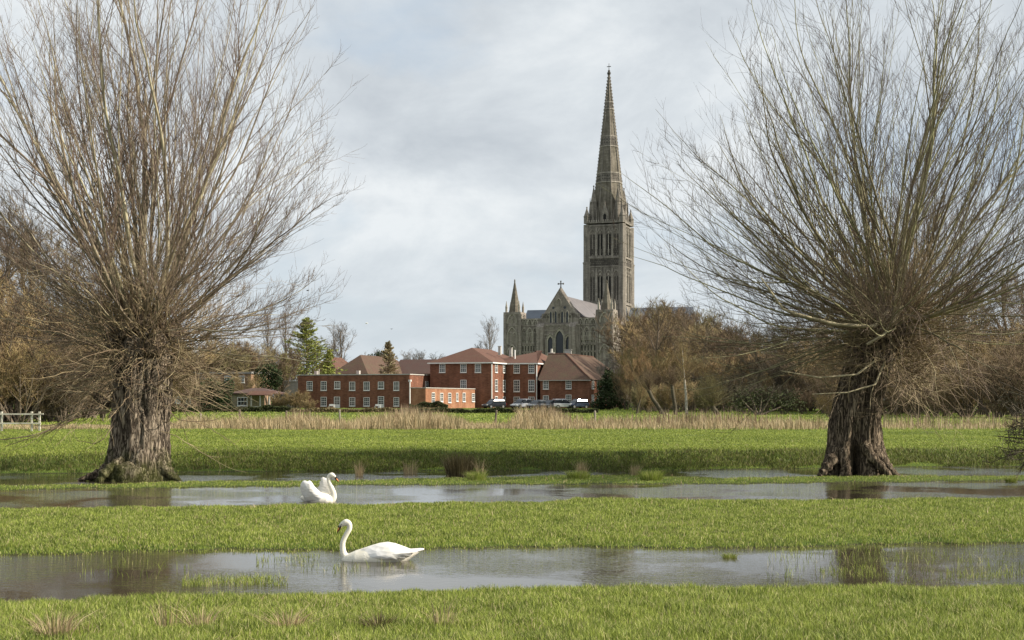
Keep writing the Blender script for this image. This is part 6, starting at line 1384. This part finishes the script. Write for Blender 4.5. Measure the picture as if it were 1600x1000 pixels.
def head(t, hp, d, s=1.0, dark=False):
    """bill, lore, eyes at head point hp, looking along d (x,z)"""
    d = Vector((d[0], 0, d[1])).normalized(); hp = Vector(hp); up = Vector((-d.z, 0, d.x)); up = up if up.z > 0 else -up
    def along(a, u): v = hp + d * a * s + up * u * s; return (v.x, v.y, v.z)
    q = NM(); tube_loft(q, [along(0.045, -0.004), along(0.075, -0.006), along(0.105, -0.012), along(0.125, -0.02)], [0.018 * s, 0.014 * s, 0.011 * s, 0.005 * s], 14, 12, 1.0); q.build('bill', m_bill if not dark else m_bill, t, smooth=True)
    q = NM(); tube_loft(q, [along(0.032, 0.012), along(0.052, 0.016), along(0.068, 0.010)], [0.020 * s, 0.016 * s, 0.006 * s], 10, 12, 1.0); q.build('bill_knob', m_black, t, smooth=True)
    for s2 in (-1, 1):
        q = NM(); v = [Vector(along(a, u)) for a, u in ((0.008, 0.012), (0.055, 0.004), (0.075, -0.016), (0.048, -0.018))]
        q.add([(p.x, s2 * y, p.z) for p, y in zip(v, (0.030 * s, 0.024 * s, 0.016 * s, 0.021 * s))] + [(p.x, s2 * (y - 0.012 * s), p.z) for p, y in zip(v, (0.031 * s, 0.024 * s, 0.016 * s, 0.021 * s))], [(0, 1, 2, 3), (7, 6, 5, 4), (0, 4, 5, 1), (1, 5, 6, 2), (2, 6, 7, 3), (3, 7, 4, 0)]); q.build('face_patch', m_black, t)
        q = NM(); e = Vector(along(0.006, 0.012)); blob(q, (e.x, s2 * 0.031 * s, e.z), (0.006 * s,) * 3, 1.0, 10); q.build('eye', m_black, t, smooth=True)
        q = NM(); tube_loft(q, [(x_, s2 * (0.012 * s), z_) for x_, _, z_ in (along(0.06, -0.021), along(0.1, -0.024), along(0.134, -0.024))], [0.006 * s, 0.006 * s, 0.004 * s], 8, 8); q.build('bill_edge', m_black, t, smooth=True)

# near swan, facing left (local +x = forward, rotated 180)
D1 = 20.0; u1 = D1 / F
t1 = empty('swan', (PX(590, D1), D1, 0.0), R(180), 'white swan floating low in the front pool with its neck up, facing left', 'swan')
def s1(xp, yp): return (-(xp - 590) * u1, (875 - yp) * u1)
bm_ = NM(); rings = []
for x, zt_, zb_, w in ((0.53, 0.02, -0.03, 0.02), (0.50, 0.06, -0.07, 0.07), (0.44, 0.09, -0.11, 0.13), (0.32, 0.145, -0.13, 0.19), (0.18, 0.19, -0.14, 0.22), (0.02, 0.23, -0.14, 0.24), (-0.14, 0.243, -0.13, 0.235), (-0.28, 0.21, -0.10, 0.20), (-0.40, 0.165, -0.04, 0.14), (-0.50, 0.135, 0.035, 0.085), (-0.58, 0.15, 0.09, 0.05), (-0.63, 0.158, 0.135, 0.03)):
    rings.append(ering(x, (zt_ + zb_) / 2, w, (zt_ - zb_) / 2))
P = np.array(rings); Pi = smooth_path(P.reshape(len(rings), -1), 60).reshape(60, -1, 3) if False else P
bm_.loft(Pi)
npx = [(560, 884), (548, 874), (538.5, 868), (535.5, 857), (536, 846), (541, 835), (546, 826), (545.5, 818.5), (540.5, 815.5), (535, 819)]
tube_loft(bm_, [(s1(*p)[0], 0, s1(*p)[1]) for p in npx], [0.09, 0.078, 0.056, 0.043, 0.039, 0.038, 0.038, 0.042, 0.046, 0.036], 50, 20, 0.85)
tube_loft(bm_, [(s1(*p)[0], 0, s1(*p)[1]) for p in ((543, 817), (537, 817.5), (532.5, 821), (530, 824.5))], [0.038, 0.041, 0.030, 0.016], 20, 20, 0.85)
fuse(bm_, 'body', m_neck, t1, 0.009)
for s2 in (-1, 1):
    top = [(0.34, 0.10), (0.26, 0.155), (0.12, 0.205), (-0.02, 0.245), (-0.14, 0.26), (-0.26, 0.235), (-0.38, 0.19), (-0.47, 0.155), (-0.56, 0.155), (-0.615, 0.165)]
    bot = [(-0.58, 0.125), (-0.52, 0.12), (-0.50, 0.085), (-0.44, 0.09), (-0.42, 0.05), (-0.34, 0.055), (-0.31, 0.025), (-0.22, 0.03), (-0.12, 0.02), (0.02, 0.03), (0.16, 0.03), (0.28, 0.045)]
    w = inflate(top + bot, 0.17, 0.095, 0.06, s2, tilt=-0.45, curv=0.42) if s2 > 0 else inflate(top + bot, -0.17, 0.095, 0.06, s2, tilt=-0.45, curv=0.42)
    w.build('wing', m_feather, t1, smooth=True)
for k, (yy, zz2) in enumerate(((-0.035, 0.0), (0.0, 0.012), (0.035, 0.0))):
    q = NM(); tube_loft(q, [(-0.40, yy * 1.2, 0.10), (-0.52, yy, 0.125 + zz2), (-0.62, yy * 0.6, 0.148 + zz2), (-0.68, yy * 0.3, 0.158 + zz2)], [0.035, 0.03, 0.018, 0.004], 14, 10, 1.4); q.build('tail_feather', m_feather, t1, smooth=True)
hx, hz2 = s1(535, 819.5); head(t1, (hx, 0, hz2), (0.70, -0.72), 1.05)

# far swan, facing right with arched wings
D2 = 31.6; u2 = D2 / F
t2 = empty('swan', (PX(496, D2), D2, 0.0), R(-8), 'white swan with arched raised wings on the middle pool, facing right', 'swan')
def s2_(xp, yp): return ((xp - 496) * u2, (783 - yp) * u2)
bm_ = NM(); rings = []
for x, zt_, zb_, w in ((0.40, 0.06, -0.03, 0.04), (0.36, 0.13, -0.08, 0.11), (0.26, 0.19, -0.11, 0.18), (0.10, 0.22, -0.12, 0.22), (-0.08, 0.21, -0.11, 0.21), (-0.22, 0.17, -0.07, 0.16), (-0.32, 0.14, 0.0, 0.10), (-0.40, 0.11, 0.05, 0.05)): rings.append(ering(x, (zt_ + zb_) / 2, w, (zt_ - zb_) / 2))
bm_.loft(rings)
npx = [(508, 786), (516, 783), (521, 777), (521.5, 770), (518.5, 762), (515, 754), (514, 747), (516, 742.5), (519.5, 741.5), (523, 744)]
tube_loft(bm_, [(s2_(*p)[0], 0, s2_(*p)[1]) for p in npx], [0.10, 0.10, 0.085, 0.070, 0.062, 0.054, 0.050, 0.052, 0.056, 0.042], 50, 20, 0.85)
tube_loft(bm_, [(s2_(*p)[0], 0, s2_(*p)[1]) for p in ((516, 742.5), (520.5, 742.5), (524, 744.8), (526, 746.6))], [0.048, 0.052, 0.038, 0.02], 20, 20, 0.85)
fuse(bm_, 'body', m_neck, t2, 0.011)
near = [(513, 782), (508, 784), (495, 784), (483, 783.5), (479, 780), (476, 774), (473, 768), (471.5, 761), (472.5, 755), (476, 750.5), (480, 749.5), (484, 751), (487, 749.5), (490, 751), (492, 754), (495, 759), (499, 763), (504, 768), (509, 774)]
far = [(517, 782), (511, 783), (499, 782), (493, 770), (494, 763), (497, 757.5), (496, 753.5), (499, 750), (498, 747), (502, 745.5), (507, 747.5), (512, 753), (516, 762), (518, 772)]
inflate([s2_(*p) for p in near], -0.18, 0.12, 0.05, -1, tilt=0.10, curv=0.5).build('wing', m_feather, t2, smooth=True)
inflate([s2_(*p) for p in far], 0.15, 0.11, 0.05, 1, tilt=0.10, curv=0.5).build('wing', m_feather, t2, smooth=True)
q = NM(); tube_loft(q, [(-0.2, 0, 0.08), (-0.32, 0, 0.07), (-0.40, 0, 0.09)], [0.09, 0.06, 0.01], 14, 10, 1.6); q.build('tail', m_feather, t2, smooth=True)
hx, hz2 = s2_(522.5, 744.3); head(t2, (hx, 0, hz2), (0.80, -0.6), 1.25)

# ------------------------------------------------------------------ birds in flight
def bird(xp, yp, D, span, mt, label, rz):
    t = empty('flying_bird', (PX(xp, D), D, PZ(yp, D)), R(rz), label, 'bird'); q = NM(); tube_loft(q, [(-span * 0.3, 0, 0), (-0.1 * span, 0, -0.01), (0.12 * span, 0, 0), (0.25 * span, 0, 0.02)], [0.01, 0.07 * span, 0.06 * span, 0.01], 14, 10); q.build('body', mt, t, smooth=True)
    for s2 in (-1, 1):
        q = NM(); a = [(0.08 * span, 0, 0.01), (-0.10 * span, 0, 0.01), (-0.08 * span, s2 * 0.28 * span, 0.10 * span), (0.10 * span, s2 * 0.25 * span, 0.10 * span), (-0.10 * span, s2 * 0.5 * span, 0.02 * span)]
        V = a + [(x, y, z - 0.012 * span) for x, y, z in a]; q.add(V, [(0, 1, 2, 3), (8, 7, 6, 5), (0, 5, 6, 1), (3, 8, 5, 0), (1, 6, 7, 2)], [(3, 2, 4), (7, 8, 9), (2, 7, 9), (2, 9, 4), (3, 4, 9), (3, 9, 8)]); q.build('wing', mt, t)
bird(481, 454, 120, 0.5, m_black, 'dark bird in flight just right of the left willow crown', 20)
bird(573, 505, 200, 0.9, m_white, 'white bird flying low in the sky above the bare trees', 15)
bird(612, 514, 200, 0.6, m_black, 'tiny dark bird in the sky above the small brown conifer', 60)
